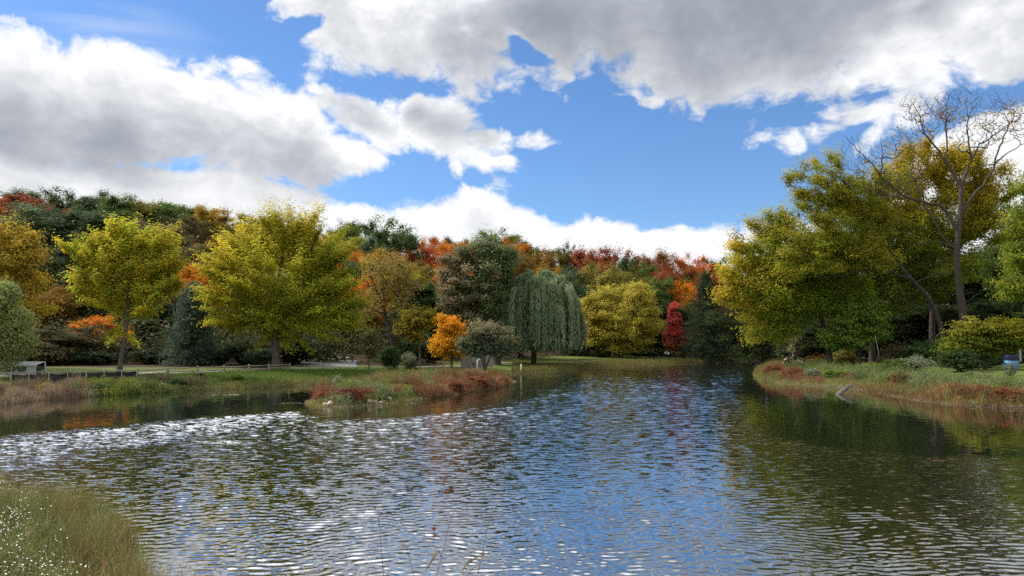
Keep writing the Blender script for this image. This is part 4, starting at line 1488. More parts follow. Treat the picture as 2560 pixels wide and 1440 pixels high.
hero_tree('honey_locust_tree', 'leaning locust tree with thin feathery leaves and long bare limbs reaching left', 'tree', (2366, 905), 60,
          [(2366, 905), q4(980, 1095), q4(960, 1010), q4(930, 940), q4(890, 890), q4(850, 850), q4(805, 800), q4(770, 750, 0.5), q4(740, 690, 0.5)],
          [(2050, 425, 52, 46), (2120, 470, 70, 60), (2020, 500, 40, 44), (2000, 580, 40, 50), (2100, 560, 80, 60), (2190, 540, 60, 60), (2060, 640, 70, 50), (2180, 640, 70, 50), (1985, 440, 28, 26), (2090, 385, 24, 14), (2230, 450, 50, 50), (1985, 660, 50, 40), (2130, 620, 90, 50), (2080, 500, 90, 50)],
          460, 52000, 0.15, (0.145, 0.185, 0.020), (0.30, 0.235, 0.024), 0.26, 0.08,
          limbs=[(([q4(850, 850), q4(760, 812), q4(690, 808), q4(620, 818), q4(550, 838), q4(470, 845)]), 0.12, 0.02),
                 (([q4(805, 800), q4(720, 745), q4(640, 718), q4(560, 700), q4(500, 650), q4(440, 600)]), 0.12, 0.025),
                 (([q4(740, 690), q4(690, 620), q4(640, 540), q4(590, 470), q4(520, 400)]), 0.11, 0.02),
                 (([q4(770, 750), q4(760, 640), q4(720, 560), q4(700, 480)]), 0.1, 0.02),
                 (([q4(870, 870), q4(960, 815), q4(1010, 830)]), 0.07, 0.02)],
          spread=0.5, flat=0.6, along=1.3, seed=63, feather=True, bark=BARK_DARK, bare_tips=150, shell=0.3, power=0.42)

hero_tree('maple_tree', 'olive green tree filling the grove right behind the leaning locust', 'tree', (2180, 903), 68,
          [(2180, 903), (2178, 800), (2170, 700), (2165, 600)],
          [(2120, 570, 110, 80), (2230, 620, 100, 80), (2060, 660, 80, 60), (2310, 700, 90, 60), (2180, 740, 120, 60), (2140, 490, 60, 40)],
          420, 60000, 0.18, (0.085, 0.120, 0.014), (0.21, 0.185, 0.020), 0.3, 0.06, spread=0.6, flat=0.65, along=1.3, seed=68, feather=True, bark=BARK_DARK, tint_fn=lambda t: -0.1 + 0.055 * (t[:, 2] - 4))

hero_tree('bare_tree', 'tall almost leafless tree with forked trunk standing above the right grove', 'tree', (2412, 905), 57,
          [(2412, 905), q4(1062, 1010), q4(1050, 930), q4(1040, 860), q4(1030, 760), q4(1038, 680), q4(1044, 610), q4(1050, 540), q4(1052, 470)],
          [(2330, 300, 50, 40), (2400, 270, 60, 40), (2500, 300, 50, 60), (2250, 350, 50, 40), (2200, 400, 60, 40)],
          90, 900, 0.16, (0.30, 0.20, 0.03), (0.22, 0.13, 0.03), 0.36, 0.16,
          limbs=[(([q4(1052, 470), q4(1020, 410), q4(985, 360), q4(950, 310), q4(925, 275), q4(893, 240), q4(880, 190), q4(850, 120)]), 0.14, 0.02),
                 (([q4(1000, 385), q4(988, 300), q4(992, 220), q4(985, 150), q4(1005, 90)]), 0.08, 0.015),
                 (([q4(1052, 470), q4(1075, 400), q4(1105, 330), q4(1130, 290), q4(1180, 265), q4(1225, 235), q4(1290, 240)]), 0.13, 0.018),
                 (([q4(1090, 370), q4(1085, 290), q4(1075, 215), q4(1090, 150), q4(1130, 115)]), 0.08, 0.015),
                 (([q4(1050, 580), q4(1100, 510), q4(1150, 455), q4(1182, 400), q4(1200, 330), q4(1225, 260), q4(1260, 190), q4(1280, 110)]), 0.13, 0.018),
                 (([q4(1190, 370), q4(1240, 330), q4(1290, 300), q4(1320, 290)]), 0.07, 0.012),
                 (([q4(1036, 660), q4(1010, 600), q4(992, 550), q4(940, 540), q4(880, 533), q4(820, 515), q4(770, 470), q4(730, 440), q4(700, 390), q4(650, 340), q4(580, 265)]), 0.16, 0.015),
                 (([q4(1015, 740), q4(970, 670), q4(940, 610), q4(905, 560), q4(870, 500), q4(860, 440)]), 0.12, 0.02),
                 (([q4(730, 440), q4(725, 380), q4(735, 320), q4(720, 260)]), 0.06, 0.012),
                 (([q4(1020, 720), q4(960, 690), q4(890, 700), q4(820, 730)]), 0.09, 0.02)],
          spread=0.5, flat=0.5, seed=64, bare_tips=3200, power=0.39, r_tip=0.0075, bark=BARK_MID, twig_wig=0.24,
          bare_lobes=[(2330, 290, 60, 55), (2390, 255, 70, 45), (2500, 290, 60, 75), (2260, 350, 50, 36), (2170, 400, 70, 40), (2440, 330, 70, 60), (2130, 360, 30, 30), (2280, 270, 40, 40), (2550, 300, 40, 50), (2240, 450, 90, 50)], bare_steps=6)

hero_tree('crabapple_tree', 'small rounded green tree with low crown beside the benches', 'tree', (2152, 908), 62,
          [(2152, 908), (2150, 880), (2146, 850), (2142, 815)],
          [(2140, 800, 66, 32), (2180, 775, 44, 24), (2100, 830, 42, 26), (2200, 825, 34, 28), (2140, 852, 52, 18), (2085, 860, 26, 14), (2130, 770, 36, 18)],
          300, 19000, 0.18, (0.085, 0.165, 0.022), (0.175, 0.215, 0.035), 0.13, 0.03, spread=0.48, flat=0.45, along=1.2, seed=65, bark=BARK_DARK)

hero_tree('laceleaf_maple_tree', 'low mounded yellow green maple with layered foliage near the right edge', 'tree', (2462, 912), 51,
          [(2462, 912), (2460, 880), (2455, 850)],
          [(2462, 812, 62, 18), (2430, 832, 66, 16), (2500, 830, 60, 20), (2410, 858, 60, 14), (2465, 858, 80, 16), (2535, 850, 40, 26), (2440, 880, 66, 12), (2395, 880, 30, 10), (2550, 815, 30, 20)],
          330, 22000, 0.15, (0.075, 0.115, 0.012), (0.22, 0.19, 0.018), 0.12, 0.04, spread=0.45, flat=0.22, along=1.3, seed=66, bark=BARK_DARK,
          limbs=[([(2462, 900), (2435, 880), (2410, 868)], 0.06, 0.02), ([(2462, 900), (2490, 870), (2510, 845)], 0.06, 0.02)], tint_fn=lambda t: 0.1 + 0.33 * (t[:, 2] - 1.2), hang=0.1)

hero_tree('maple_tree', 'yellow green branches of a tree reaching in from the right edge', 'tree', (2680, 915), 50,
          [(2680, 915), (2675, 800), (2660, 700), (2640, 600)],
          [(2560, 560, 40, 50), (2560, 650, 36, 50), (2580, 470, 40, 40), (2620, 620, 80, 120), (2545, 720, 40, 24)],
          240, 26000, 0.16, (0.085, 0.135, 0.016), (0.20, 0.20, 0.020), 0.25, 0.06, spread=0.5, flat=0.45, seed=67, bark=BARK_DARK)


# ------------------------------------------------------------------ shrubs
def shrub_mesh(seed, n=5200, size=0.13, flat=0.6):
    rng = np.random.default_rng(seed)
    lobes = []
    for i in range(11):
        a = i * 2.4 + rng.normal(0, .3)
        r = 0.62 * math.sqrt((i + .5) / 11)
        s = 0.38 + 0.15 * rng.random()
        lobes.append((np.array([r * math.cos(a), r * math.sin(a), 0.45 + 0.65 * (1 - r) * rng.random() + 0.12]), np.array([s, s, s * 0.9])))
    tips, d = lobe_points(lobes, 150, rng, 0.5)
    tips[:, 2] = np.maximum(tips[:, 2], 0.1)
    outd = unit(tips - np.array([0, 0, 0.3]))
    sk = Skeleton()
    for i in range(5):
        a = i * 1.26
        sk.polyline([(0.05 * math.cos(a), 0.05 * math.sin(a), -0.1), (0.2 * math.cos(a), 0.2 * math.sin(a), 0.35), (0.35 * math.cos(a), 0.35 * math.sin(a), 0.75)], None, 0.03, 0.012)
    sk.reach(tips[::3], rng, free_from=0)
    (tv, tq), _ = sk.tubes(0.006, 0.4, 4)
    tv[:, 2] = np.maximum(tv[:, 2], -0.1)
    return mesh_np('stems', tv, tq, None, BARK_DARK, True), crown_mesh('foliage', tips, outd, n, size, 0.6, 0.24, flat, rng, LEAF, None, 1.1, 0.5)


SHRUBS = [shrub_mesh(201), shrub_mesh(202), shrub_mesh(203, 4200, 0.16, 0.5)]
_sc = [0]


def shrub(px, top, wpx, Y, pal, label, name='shrub', group='shrubs round the pond', gain=1.15, foot=None):
    if foot is not None:
        Y = hit(px, foot)[1]
    p = at(px, top, Y)
    z0 = ground_z(p[0], Y)
    H = max(0.35, p[2] - z0)
    W = wpx * Y / F
    sm, fm = SHRUBS[_sc[0] % 3]
    _sc[0] += 1
    root = thing(name, label, 'shrub', (p[0], Y, z0 - 0.04), (px * 0.37) % 6.28, group)
    root.scale = (W / 1.95, W / 1.95, H / 1.38)
    link('stems', sm, root)
    f = link('foliage', fm, root)
    f['leaf_a'] = [x * gain for x in PAL[pal][0]]
    f['leaf_b'] = [x * gain for x in PAL[pal][1]]
    return root


PAL['pu'] = ((0.065, 0.026, 0.030), (0.085, 0.050, 0.035))
PAL['pg'] = ((0.13, 0.15, 0.085), (0.20, 0.21, 0.13))
PAL['lg'] = ((0.085, 0.150, 0.020), (0.150, 0.190, 0.030))
for a in [
    (975, 866, 56, 58, 'dg', 'dense dark green round bush below the half bare trunk'),
    (1022, 880, 46, 60, 'pg', 'pale grey green bush right of the dense dark bush'),
    (1030, 850, 80, 67, 'dg', 'dark leafy bush under the small olive yellow tree'),
    (1085, 870, 60, 70, 'vd', 'blackish bush left of the small orange tree'),
    (612, 846, 110, 60, 'vd', 'dark yew bush left of the big yellow tree trunk'),
    (735, 848, 100, 61, 'vd', 'dark yew bush right of the big yellow tree trunk'),
    (655, 872, 80, 58, 'bg', 'low green yew bush behind the rail fence by the big trunk'),
    (540, 878, 70, 59, 'dg', 'low dark bush at the foot of the silvery conifer'),
    (390, 872, 110, 60, 'vd', 'dark bush right of the slanting yellow tree trunk'),
    (240, 878, 110, 58, 'vd', 'dark bush in the shade left of the slanting trunk'),
    (130, 860, 120, 57, 'br', 'brownish bush above the glass shelter'),
    (60, 860, 90, 60, 'vd', 'dark bush behind the glass shelter'),
    (830, 868, 90, 88, 'vd', 'dark bush behind the paved clearing'),
    (890, 874, 70, 82, 'br', 'brown bush at the edge of the paved clearing'),
    (288, 940, 30, 41.5, 'pu', 'maroon leaved bush in front of the silt fence middle'),
    (340, 941, 32, 43, 'pu', 'maroon leaved bush at the silt fence end'),
    (377, 944, 28, 43, 'pu', 'maroon bush below the first bays of the rail fence'),
    (420, 938, 26, 44, 'pu', 'small maroon bush touching the rail fence'),
    (500, 936, 24, 46, 'pu', 'small maroon bush by the middle of the rail fence'),
    (446, 944, 44, 42, 'dg', 'dark green bush on the bank below the rail fence'),
    (322, 950, 40, 40, 'mg', 'green leafy bush on the bank below the silt fence end'),
    (255, 958, 50, 38.5, 'mg', 'wide green bush on the left bank near the water'),
    (190, 955, 40, 38, 'lg', 'light green bush on the left bank'),
    (118, 957, 44, 37, 'yg', 'yellow green bush on the left bank below the shelter'),
    (590, 938, 40, 46, 'lg', 'light green patch bush below the rail fence right part'),
    (1130, 912, 26, 57, 'mg', 'small green bush at the foot of the small orange tree'),
    (1505, 876, 50, 97, 'mg', 'green bush left of the golden round tree trunk'),
    (1448, 878, 50, 98, 'dg', 'dark bush right of the willow'),
    (1600, 874, 60, 103, 'dg', 'dark bush right of the golden round tree trunk'),
    (1645, 870, 50, 105, 'mg', 'green bush left of the red columnar tree'),
    (1722, 872, 40, 103, 'pg', 'pale flowering bush right of the red columnar tree'),
    (1860, 868, 70, 108, 'vd', 'dark bush on the far shore right of the spruce'),
    (1915, 878, 60, 104, 'dg', 'dark low bush on the far shore behind the crouching person'),
    (2112, 876, 58, 66, 'ol', 'fuzzy olive bush between benches and small green tree'),
    (2050, 884, 60, 80, 'ru', 'rust coloured low bush behind the benches'),
    (2240, 862, 70, 60, 'br', 'brownish bush right of the leaning pale pole'),
    (2300, 856, 80, 57, 'dg', 'dark green bush left of the leaning trunk base'),
    (2350, 846, 80, 56, 'mg', 'green bush at the foot of the leaning trunk'),
    (2405, 876, 90, 49, 'dg', 'dark bush under the left of the mounded maple'),
    (2465, 888, 80, 53.5, 'dg', 'dark bush under the mounded maple by the blue bin'),
    (2215, 884, 44, 58, 'gb', 'greyish bush beside the leaning pale pole'),
    (2590, 866, 80, 54, 'dg', 'dark bush at the right edge behind the blue bin'),
]:
    shrub(*a)


PAL['sw'] = ((0.19, 0.048, 0.030), (0.15, 0.085, 0.038))
PAL['sm'] = ((0.11, 0.034, 0.026), (0.16, 0.060, 0.034))
PAL['yy'] = ((0.26, 0.19, 0.025), (0.14, 0.15, 0.025))
for px, foot, top, w, pal, lab in [
    (1935, 938, 912, 56, 'sw', 'red bushy weed at the very tip of the right bank'),
    (1985, 945, 915, 60, 'sw', 'red bushy weed on the point in front of the people'),
    (2035, 945, 922, 50, 'pg', 'pale grey bushy weed on the point right of the people'),
    (2085, 945, 924, 56, 'lg', 'light green bushy weed below the benches'),
    (2130, 948, 930, 44, 'sm', 'maroon bushy weed behind the driftwood log'),
    (2185, 938, 908, 66, 'lg', 'light green bushy weed below the leaning pale pole'),
    (2240, 938, 898, 80, 'mg', 'green bushy weed on the bank, left of the tallest one'),
    (2292, 936, 888, 84, 'pg', 'tallest grey green bushy weed on the right bank'),
    (2250, 962, 932, 50, 'sm', 'maroon bushy weed in front of the tallest bank weed'),
    (2335, 948, 918, 60, 'lg', 'bright green bushy weed right of the tallest bank weed'),
    (2395, 985, 955, 60, 'sw', 'rust red bushy weed, first of three near the right water edge'),
    (2450, 992, 962, 66, 'sm', 'dark red bushy weed, middle of three near the right water edge'),
    (2525, 1000, 968, 70, 'sw', 'rust red bushy weed, last of three at the right edge of the photo'),
    (2375, 975, 952, 26, 'yy', 'small yellow leaved weed among the red ones'),
    (2490, 985, 962, 26, 'yy', 'small yellow leaved weed near the right edge'),
    (2440, 952, 928, 56, 'pg', 'pale green weed in front of the blue bin lawn'),
    (2525, 940, 905, 26, 'pg', 'pale green weed growing right in front of the blue bin'),
    (848, 976, 940, 34, 'pg', 'silvery weed on the far left shoulder of the island'),
    (870, 1000, 968, 70, 'sm', 'dark maroon bushy weed at the left front of the island'),
    (905, 996, 970, 50, 'sm', 'maroon bushy weed beside the island boulders'),
    (810, 1004, 978, 36, 'sw', 'rusty bushy weed at the left tip of the island'),
    (1015, 988, 960, 44, 'ol', 'olive bushy weed behind the island boulders'),
    (1060, 988, 962, 46, 'sw', 'rusty bushy weed at the middle front of the island'),
    (1130, 980, 948, 60, 'sw', 'red bushy weed right of the island middle'),
    (1190, 972, 940, 64, 'sw', 'red bushy weed, broadest on the right half of the island'),
    (1245, 962, 938, 50, 'sw', 'red bushy weed near the right tip of the island'),
    (985, 952, 925, 26, 'mg', 'upright dark green weed at the back of the island'),
    (1185, 948, 922, 60, 'pg', 'grey green bushy weed at the back right of the island'),
    (1228, 948, 924, 40, 'ru', 'orange brown weed beside the grey green one at the back of the island'),
    (960, 968, 948, 60, 'lg', 'light green weed in the middle of the island'),
]:
    shrub(px, top, w, 0, pal, lab, 'weed_bush', 'bushy weeds on island and banks', 1.2, foot)


# ------------------------------------------------------------------ ground cover nobody could count
def blade_mesh(P, h, w, col, lean, rng, seg_bend=0.5):
    """bent grass blades, stems and reeds: (n,3) feet, heights, widths, colours"""
    n = len(P)
    a = rng.random(n) * 6.283
    d = np.stack([np.cos(a), np.sin(a), np.zeros(n)], 1)
    b = rng.random(n) * 6.283
    s = np.stack([np.cos(b), np.sin(b), np.zeros(n)], 1)
    L = (lean * (0.4 + rng.random(n)))[:, None] if not np.isscalar(lean) else (lean * (0.3 + rng.random(n)))[:, None]
    h = np.broadcast_to(h, n)[:, None]
    w = np.broadcast_to(w, n)[:, None]
    z = np.array([[0, 0, 1.0]])
    m = P + z * h * 0.55 + d * L * h * 0.3
    t = P + z * h * (1 - 0.12 * L) + d * L * h
    V = np.stack([P - s * w / 2 - z * 0.03, P + s * w / 2 - z * 0.03, m - s * w * 0.4, m + s * w * 0.4, t], 1).reshape(-1, 3)
    i = np.arange(n)[:, None] * 5
    Q = i + np.array([[0, 1, 3, 2]])
    T = i + np.array([[2, 3, 4]])
    return V, Q, T


def cover(name, label, cat, P, h, w, col, lean=0.45, seed=0, leafy=0.0, leaf=0.06, shade_sd=0.15):
    """one mass of herbs; leafy = share of small leaves strung along the stems"""
    rng = np.random.default_rng(seed)
    n = len(P)
    V, Q, T = blade_mesh(P, h, w, col, lean, rng)
    hueQ, hueT = col, col * np.array([1.08, 1.05, 1.0])
    FV, FF, H = [V], [Q, T], [hueQ, hueT]
    if leafy > 0:
        m = int(n * leafy)
        k = rng.integers(0, n, m)
        hh = np.broadcast_to(h, n)[k]
        C = P[k] + np.stack([rng.normal(0, 0.09, m), rng.normal(0, 0.09, m), hh * (0.25 + 0.75 * rng.random(m))], 1)
        N = rng.normal(size=(m, 3)) * 0.6 + np.array([0, 0, 0.7])
        LV, LQ = leaf_quads(C, unit(N), leaf * (0.6 + 0.8 * rng.random(m)), leaf * 0.5, rng)
        FF.append(LQ + len(V))
        FV.append(LV)
        H.append(col[k])
    hue = np.vstack(H)
    shade = np.clip(rng.normal(1, shade_sd, len(hue)), 0.5, 1.6)
    me = mesh_np(name, np.vstack(FV), FF, {'hue': ('FACE', hue), 'shade': ('FACE', shade)}, HERB)
    return tag(link(name, me), label, cat, kind='stuff')


def clumps(P, cell, seed=0):
    """herbs grow in bushes: returns distance to the bush middle (0..1 of its radius) and a number per bush"""
    gx, gy = P[:, 0] / cell, P[:, 1] / cell
    ix, iy = np.floor(gx).astype(int), np.floor(gy).astype(int)
    best = np.full(len(P), 9.0)
    bid = np.zeros(len(P), int)
    for a in (-1, 0, 1):
        for b in (-1, 0, 1):
            cx, cy = ix + a, iy + b
            h = ((cx * 73856093) ^ (cy * 19349663) ^ (seed * 83492791)) & 0x7fffffff
            h = ((h ^ (h >> 13)) * 1274126177) & 0x7fffffff
            jx, jy = (h & 1023) / 1023.0, ((h >> 10) & 1023) / 1023.0
            d = np.hypot(cx + jx - gx, cy + jy - gy)
            m = d < best
            best[m] = d[m]
            bid[m] = h[m]
    return best / 0.75, (bid % 1009) / 1009.0


def bushy(P, h, col, cell, seed=0):
    d, q = clumps(P, cell, seed)
    h = h * np.clip(1.35 - 0.95 * d ** 2, 0.3, 1.4) * (0.55 + 0.9 * q)
    col = col * (0.72 + 0.56 * ((q * 37) % 1.0))[:, None]
    return h, col


def proj(P):
    d = P - np.array([0, 0, CAM_Z])
    c, s = math.cos(PITCH), math.sin(PITCH)
    f = d[:, 1] * c + d[:, 2] * s
    u = -d[:, 1] * s + d[:, 2] * c
    return 1280 + F * d[:, 0] / f, 720 - F * u / f


def scatter(n, x0, x1, y0, y1, rng):
    X = x0 + (x1 - x0) * rng.random(n)
    Y = y0 + (y1 - y0) * rng.random(n)
    s, isl = shore_dist(X, Y)
    Z = height(X, Y)
    return np.stack([X, Y, Z], 1), s, isl


def pick(rng, n, *cols):
    """random mixture of colours given as (weight, colour)"""
    w = np.array([c[0] for c in cols], float)
    C = np.array([c[1] for c in cols], float)
    i = rng.choice(len(cols), n, p=w / w.sum())
    return C[i] * np.clip(rng.normal(1, 0.12, (n, 1)), 0.6, 1.5)


RED = (0.175, 0.052, 0.036)
MAROON = (0.13, 0.032, 0.026)
RUSTY = (0.20, 0.105, 0.050)
STRAW = (0.30, 0.23, 0.11)
GRN = (0.080, 0.130, 0.026)
LGRN = (0.140, 0.180, 0.040)
PALE = (0.22, 0.25, 0.15)
TAN = (0.22, 0.165, 0.105)
MAUVE = (0.17, 0.115, 0.095)


def island_cover():
    rng = np.random.default_rng(71)
    P, s, isl = scatter(420000, -9.5, 1.5, 28, 48, rng)
    keep = isl > -0.35
    P, s, isl = P[keep], s[keep], isl[keep]
    px, py = proj(P)
    nz = fbm(P[:, 0] * 0.9, P[:, 1] * 0.6, 61, 3)
    n2 = fbm(P[:, 0] * 0.5 + 7, P[:, 1] * 0.4, 67, 3)
    jit = rng.normal(0, 1, len(P))
    px = px + 9 * jit
    nz = nz + 0.18 * rng.normal(0, 1, len(P))
    front = 1018 + 2.5 * rng.normal(0, 1, len(P)) - np.interp(px, [785, 860, 950, 1050, 1150, 1230, 1287], [8, 0, 7, 21, 35, 47, 62]) - py      # rows above the front waterline
    right_red = (px > 1085 + 25 * nz) & (front < 26 + 10 * nz)
    left_red = (px < 925 + 30 * nz) & (front > np.where(px > 800, 9, 4)) & (front < 22 + 8 * nz)
    rim = front < 7 + 3 * nz
    mid_red = (px > 985) & (px < 1085) & (front < 22) & (nz > -0.05)
    r = rng.random(len(P))
    # rusty and red smartweed
    m = (right_red | left_red | mid_red) & ~(rim & (px < 1060)) & (r < 0.42)
    Q = P[m]
    c = pick(rng, len(Q), (5, RED), (3, RUSTY), (1.5, STRAW), (1.5, GRN), (1, MAROON))
    lm = left_red[m]
    c[lm] = pick(rng, lm.sum(), (5, MAROON), (3, RED), (1.5, RUSTY), (0.7, GRN))
    hb, c = bushy(Q, (0.26 + 0.42 * rng.random(len(Q))) * np.where(lm, 0.9, 1.0) * (0.85 + 0.7 * n2[m]), c, 0.75, 1)
    cover('red_smartweed', 'rust red smartweed along the front of the island', 'weeds', Q, hb, 0.016, c, 0.75, 1, 3.0, 0.05)
    # green herbs in the middle with pale heads
    m = ~(right_red | left_red | mid_red) & ~rim & (r < 0.36)
    Q = P[m]
    nn = n2[m]
    c = pick(rng, len(Q), (4, GRN), (4, LGRN), (1.6, PALE), (0.8, STRAW))
    br = nn > 0.28
    c[br] = pick(rng, br.sum(), (4, RUSTY), (2, STRAW), (3, GRN))
    pl = nn < -0.22
    c[pl] = pick(rng, pl.sum(), (4, PALE), (3, LGRN), (1, GRN))
    hb, c = bushy(Q, (0.22 + 0.26 * rng.random(len(Q))) * (0.75 + 0.7 * np.clip(nn + 0.4, 0, 1)), c, 0.6, 2)
    cover('green_herbs', 'green and pale herbs covering the middle of the island', 'herbs', Q, hb, 0.02, c, 0.5, 2, 2.4, 0.07)
    # low yellowish fringe at the waterline
    m = rim & (r < np.where((px > 800) & (px < 1000), 0.10, 0.4))
    Q = P[m]
    c = pick(rng, len(Q), (3, (0.20, 0.19, 0.06)), (3, STRAW), (2, GRN), (1, RUSTY))
    cover('waterline_grass', 'short yellowish grass at the waterline of the island', 'grass', Q, 0.10 + 0.16 * rng.random(len(Q)), 0.016, c, 0.7, 3)


island_cover()


def right_bank_cover():
    rng = np.random.default_rng(72)
    P, s, isl = scatter(620000, 9, 40, 22, 72, rng)
    keep = (s > -0.3) & (s < 8.0) & (P[:, 0] / P[:, 1] > 0.28) & (P[:, 0] / P[:, 1] < 0.8)
    P, s = P[keep], s[keep]
    px, py = proj(P)
    nz = fbm(P[:, 0] * 0.6, P[:, 1] * 0.45, 81, 3)
    n2 = fbm(P[:, 0] * 0.35 + 5, P[:, 1] * 0.3, 84, 3)
    r = rng.random(len(P))
    dens = np.clip(1.25 - P[:, 1] / 90, 0.35, 1)
    tip = px < 2060
    jit = rng.normal(0, 1, len(P))
    s0 = s
    s = s + 0.45 * jit
    zr = (((s < (1.9 + 1.5 * nz + 0.8 * sstep(px, 2330, 2520)) * sstep(px + 60 * jit + 90 * nz, 2120, 2400)) & (px > 2100)) | (tip & (s > 0.35) & (s < 2.2 + nz)) | ((px > 2050) & (px < 2200) & (s > 1.2) & (s < 2.4) & (nz > 0)))
    zy = (s < 1.3 + 0.5 * nz) & (px < 2290) & ~zr
    zg = (s < 6.0 + 1.5 * n2) & ~zr & ~zy
    s = s0
    m = zr & (r < (0.36 + 0.4 * fbm(P[:, 0] * 1.3, P[:, 1] * 1.1, 83, 3)) * dens)
    Q = P[m]
    c = pick(rng, len(Q), (4, RED), (4, RUSTY), (2, MAROON), (1.3, STRAW), (0.8, (0.30, 0.22, 0.03)), (2.6, GRN), (1.2, LGRN))
    tp = tip[m]
    c[tp] = pick(rng, tp.sum(), (5, RED), (3, RUSTY), (1.5, STRAW))
    pal = (nz[m] < -0.15) & ~tp
    c[pal] = pick(rng, pal.sum(), (4, (0.20, 0.12, 0.075)), (3, MAUVE), (2, STRAW), (1, RUSTY))
    hb, c = bushy(Q, (0.16 + 0.40 * rng.random(len(Q))) * (0.9 + 0.8 * n2[m]), c, 0.8, 3)
    cover('red_smartweed', 'rust red and brown weeds along the right bank waterline', 'weeds', Q, hb, 0.016, c, 0.8, 4, 3.2, 0.05)
    m = zy & (r < 0.42 * dens)
    Q = P[m]
    c = pick(rng, len(Q), (4, (0.19, 0.20, 0.045)), (2, LGRN), (2, STRAW), (1, RUSTY))
    cover('waterline_grass', 'yellow green low grass in the shallows of the right bank', 'grass', Q, 0.15 + 0.22 * rng.random(len(Q)), 0.016, c, 0.6, 5, 0.7, 0.05)
    m = zg & (r < 0.42 * dens)
    Q = P[m]
    c = pick(rng, len(Q), (5, GRN), (3, LGRN), (1.2, PALE), (0.7, STRAW), (0.4, RUSTY))
    pl = n2[m] < -0.2
    c[pl] = pick(rng, pl.sum(), (3, PALE), (3, LGRN), (2, GRN))
    tall = np.where((px[m] > 2150) & (px[m] < 2360) & (s[m] < 5.0), 1.55, 1.0)
    hb, c = bushy(Q, (0.20 + 0.34 * rng.random(len(Q))) * tall * (0.8 + 0.5 * np.clip(n2[m] + 0.3, 0, 1)), c, 1.0, 4)
    cover('green_weeds', 'tall green weeds with grey seed heads on the right bank', 'weeds', Q, hb, 0.018, c, 0.75, 6, 3.4, 0.07)


right_bank_cover()


def left_bank_cover():
    rng = np.random.default_rng(73)
    P, s, isl = scatter(760000, -34, 1.5, 29, 62, rng)
    keep = (s > -0.25) & (s < 8.5) & (isl < -1.5) & (P[:, 0] / P[:, 1] < 0.0) & (P[:, 0] / P[:, 1] > -0.85)
    P, s = P[keep], s[keep]
    px, py = proj(P)
    nz = fbm(P[:, 0] * 0.5, P[:, 1] * 0.6, 91, 3)
    n2 = fbm(P[:, 0] * 0.33 + 3, P[:, 1] * 0.4, 93, 3)
    r = rng.random(len(P))
    px = px + 22 * rng.normal(0, 1, len(P))
    s = s + 0.35 * rng.normal(0, 1, len(P))
    reed = (px < 230 + 60 * nz) & (s < 4.0 - 1.2 * sstep(px, 40, 160))
    weed = ~reed & (px < 520 + 40 * nz) & (s < 4.6)
    fringe = ~reed & ~weed & (s < 0.7 + 0.5 * nz) & (px > 480)
    lawn = ~reed & ~weed & ~fringe & (s < 8.5)
    m = reed & (r < 0.5)
    Q = P[m]
    c = pick(rng, len(Q), (4, MAUVE), (4, TAN), (1, (0.12, 0.12, 0.04)), (0.6, RUSTY))
    up = s[m] > 3.2 + nz[m]
    c[up] = pick(rng, up.sum(), (3, GRN), (3, LGRN), (2, TAN))
    hb, c = bushy(Q, (0.22 + 0.3 * rng.random(len(Q))) * (1 + 0.6 * n2[m]), c, 0.9, 5)
    cover('dry_reeds', 'dry mauve and tan reeds on the far left bank', 'reeds', Q, hb, 0.02, c, 0.5, 7, 1.0, 0.06)
    m = weed & (r < 0.5)
    Q = P[m]
    c = pick(rng, len(Q), (5, GRN), (2, LGRN), (1.5, (0.045, 0.075, 0.022)), (1, MAUVE), (0.5, STRAW))
    ye = (n2[m] > 0.12) & (px[m] < 330)
    c[ye] = pick(rng, ye.sum(), (4, (0.20, 0.22, 0.03)), (2, LGRN), (1, GRN))
    pu = n2[m] < -0.22
    c[pu] = pick(rng, pu.sum(), (3, (0.085, 0.05, 0.045)), (2, GRN), (1, MAUVE))
    hb, c = bushy(Q, (0.18 + 0.34 * rng.random(len(Q)) * (1 + 0.5 * nz[m])) * (0.85 - 0.6 * sstep(s[m], 2.2, 4.2)), c, 1.0, 6)
    cover('bank_weeds', 'green, yellow and purplish weeds on the bank below the silt fence', 'weeds', Q, hb, 0.024, c, 0.5, 8, 2.4, 0.09)
    m = fringe & (r < 0.55)
    Q = P[m]
    c = pick(rng, len(Q), (3, (0.18, 0.13, 0.06)), (1, RUSTY), (2, STRAW), (3, LGRN), (2, GRN))
    cover('shore_reeds', 'brown reed fringe at the waterline below the lawn', 'reeds', Q, 0.14 + 0.22 * rng.random(len(Q)), 0.02, c, 0.45, 9)
    m = lawn & (r < 0.55)
    Q = P[m]
    c = pick(rng, len(Q), (5, (0.065, 0.135, 0.020)), (4, (0.11, 0.17, 0.028)), (0.6, STRAW))
    cover('lawn_grass', 'bright green mown grass between path and pond', 'grass', Q, 0.05 + 0.09 * rng.random(len(Q)), 0.022, c, 0.7, 10)


left_bank_cover()


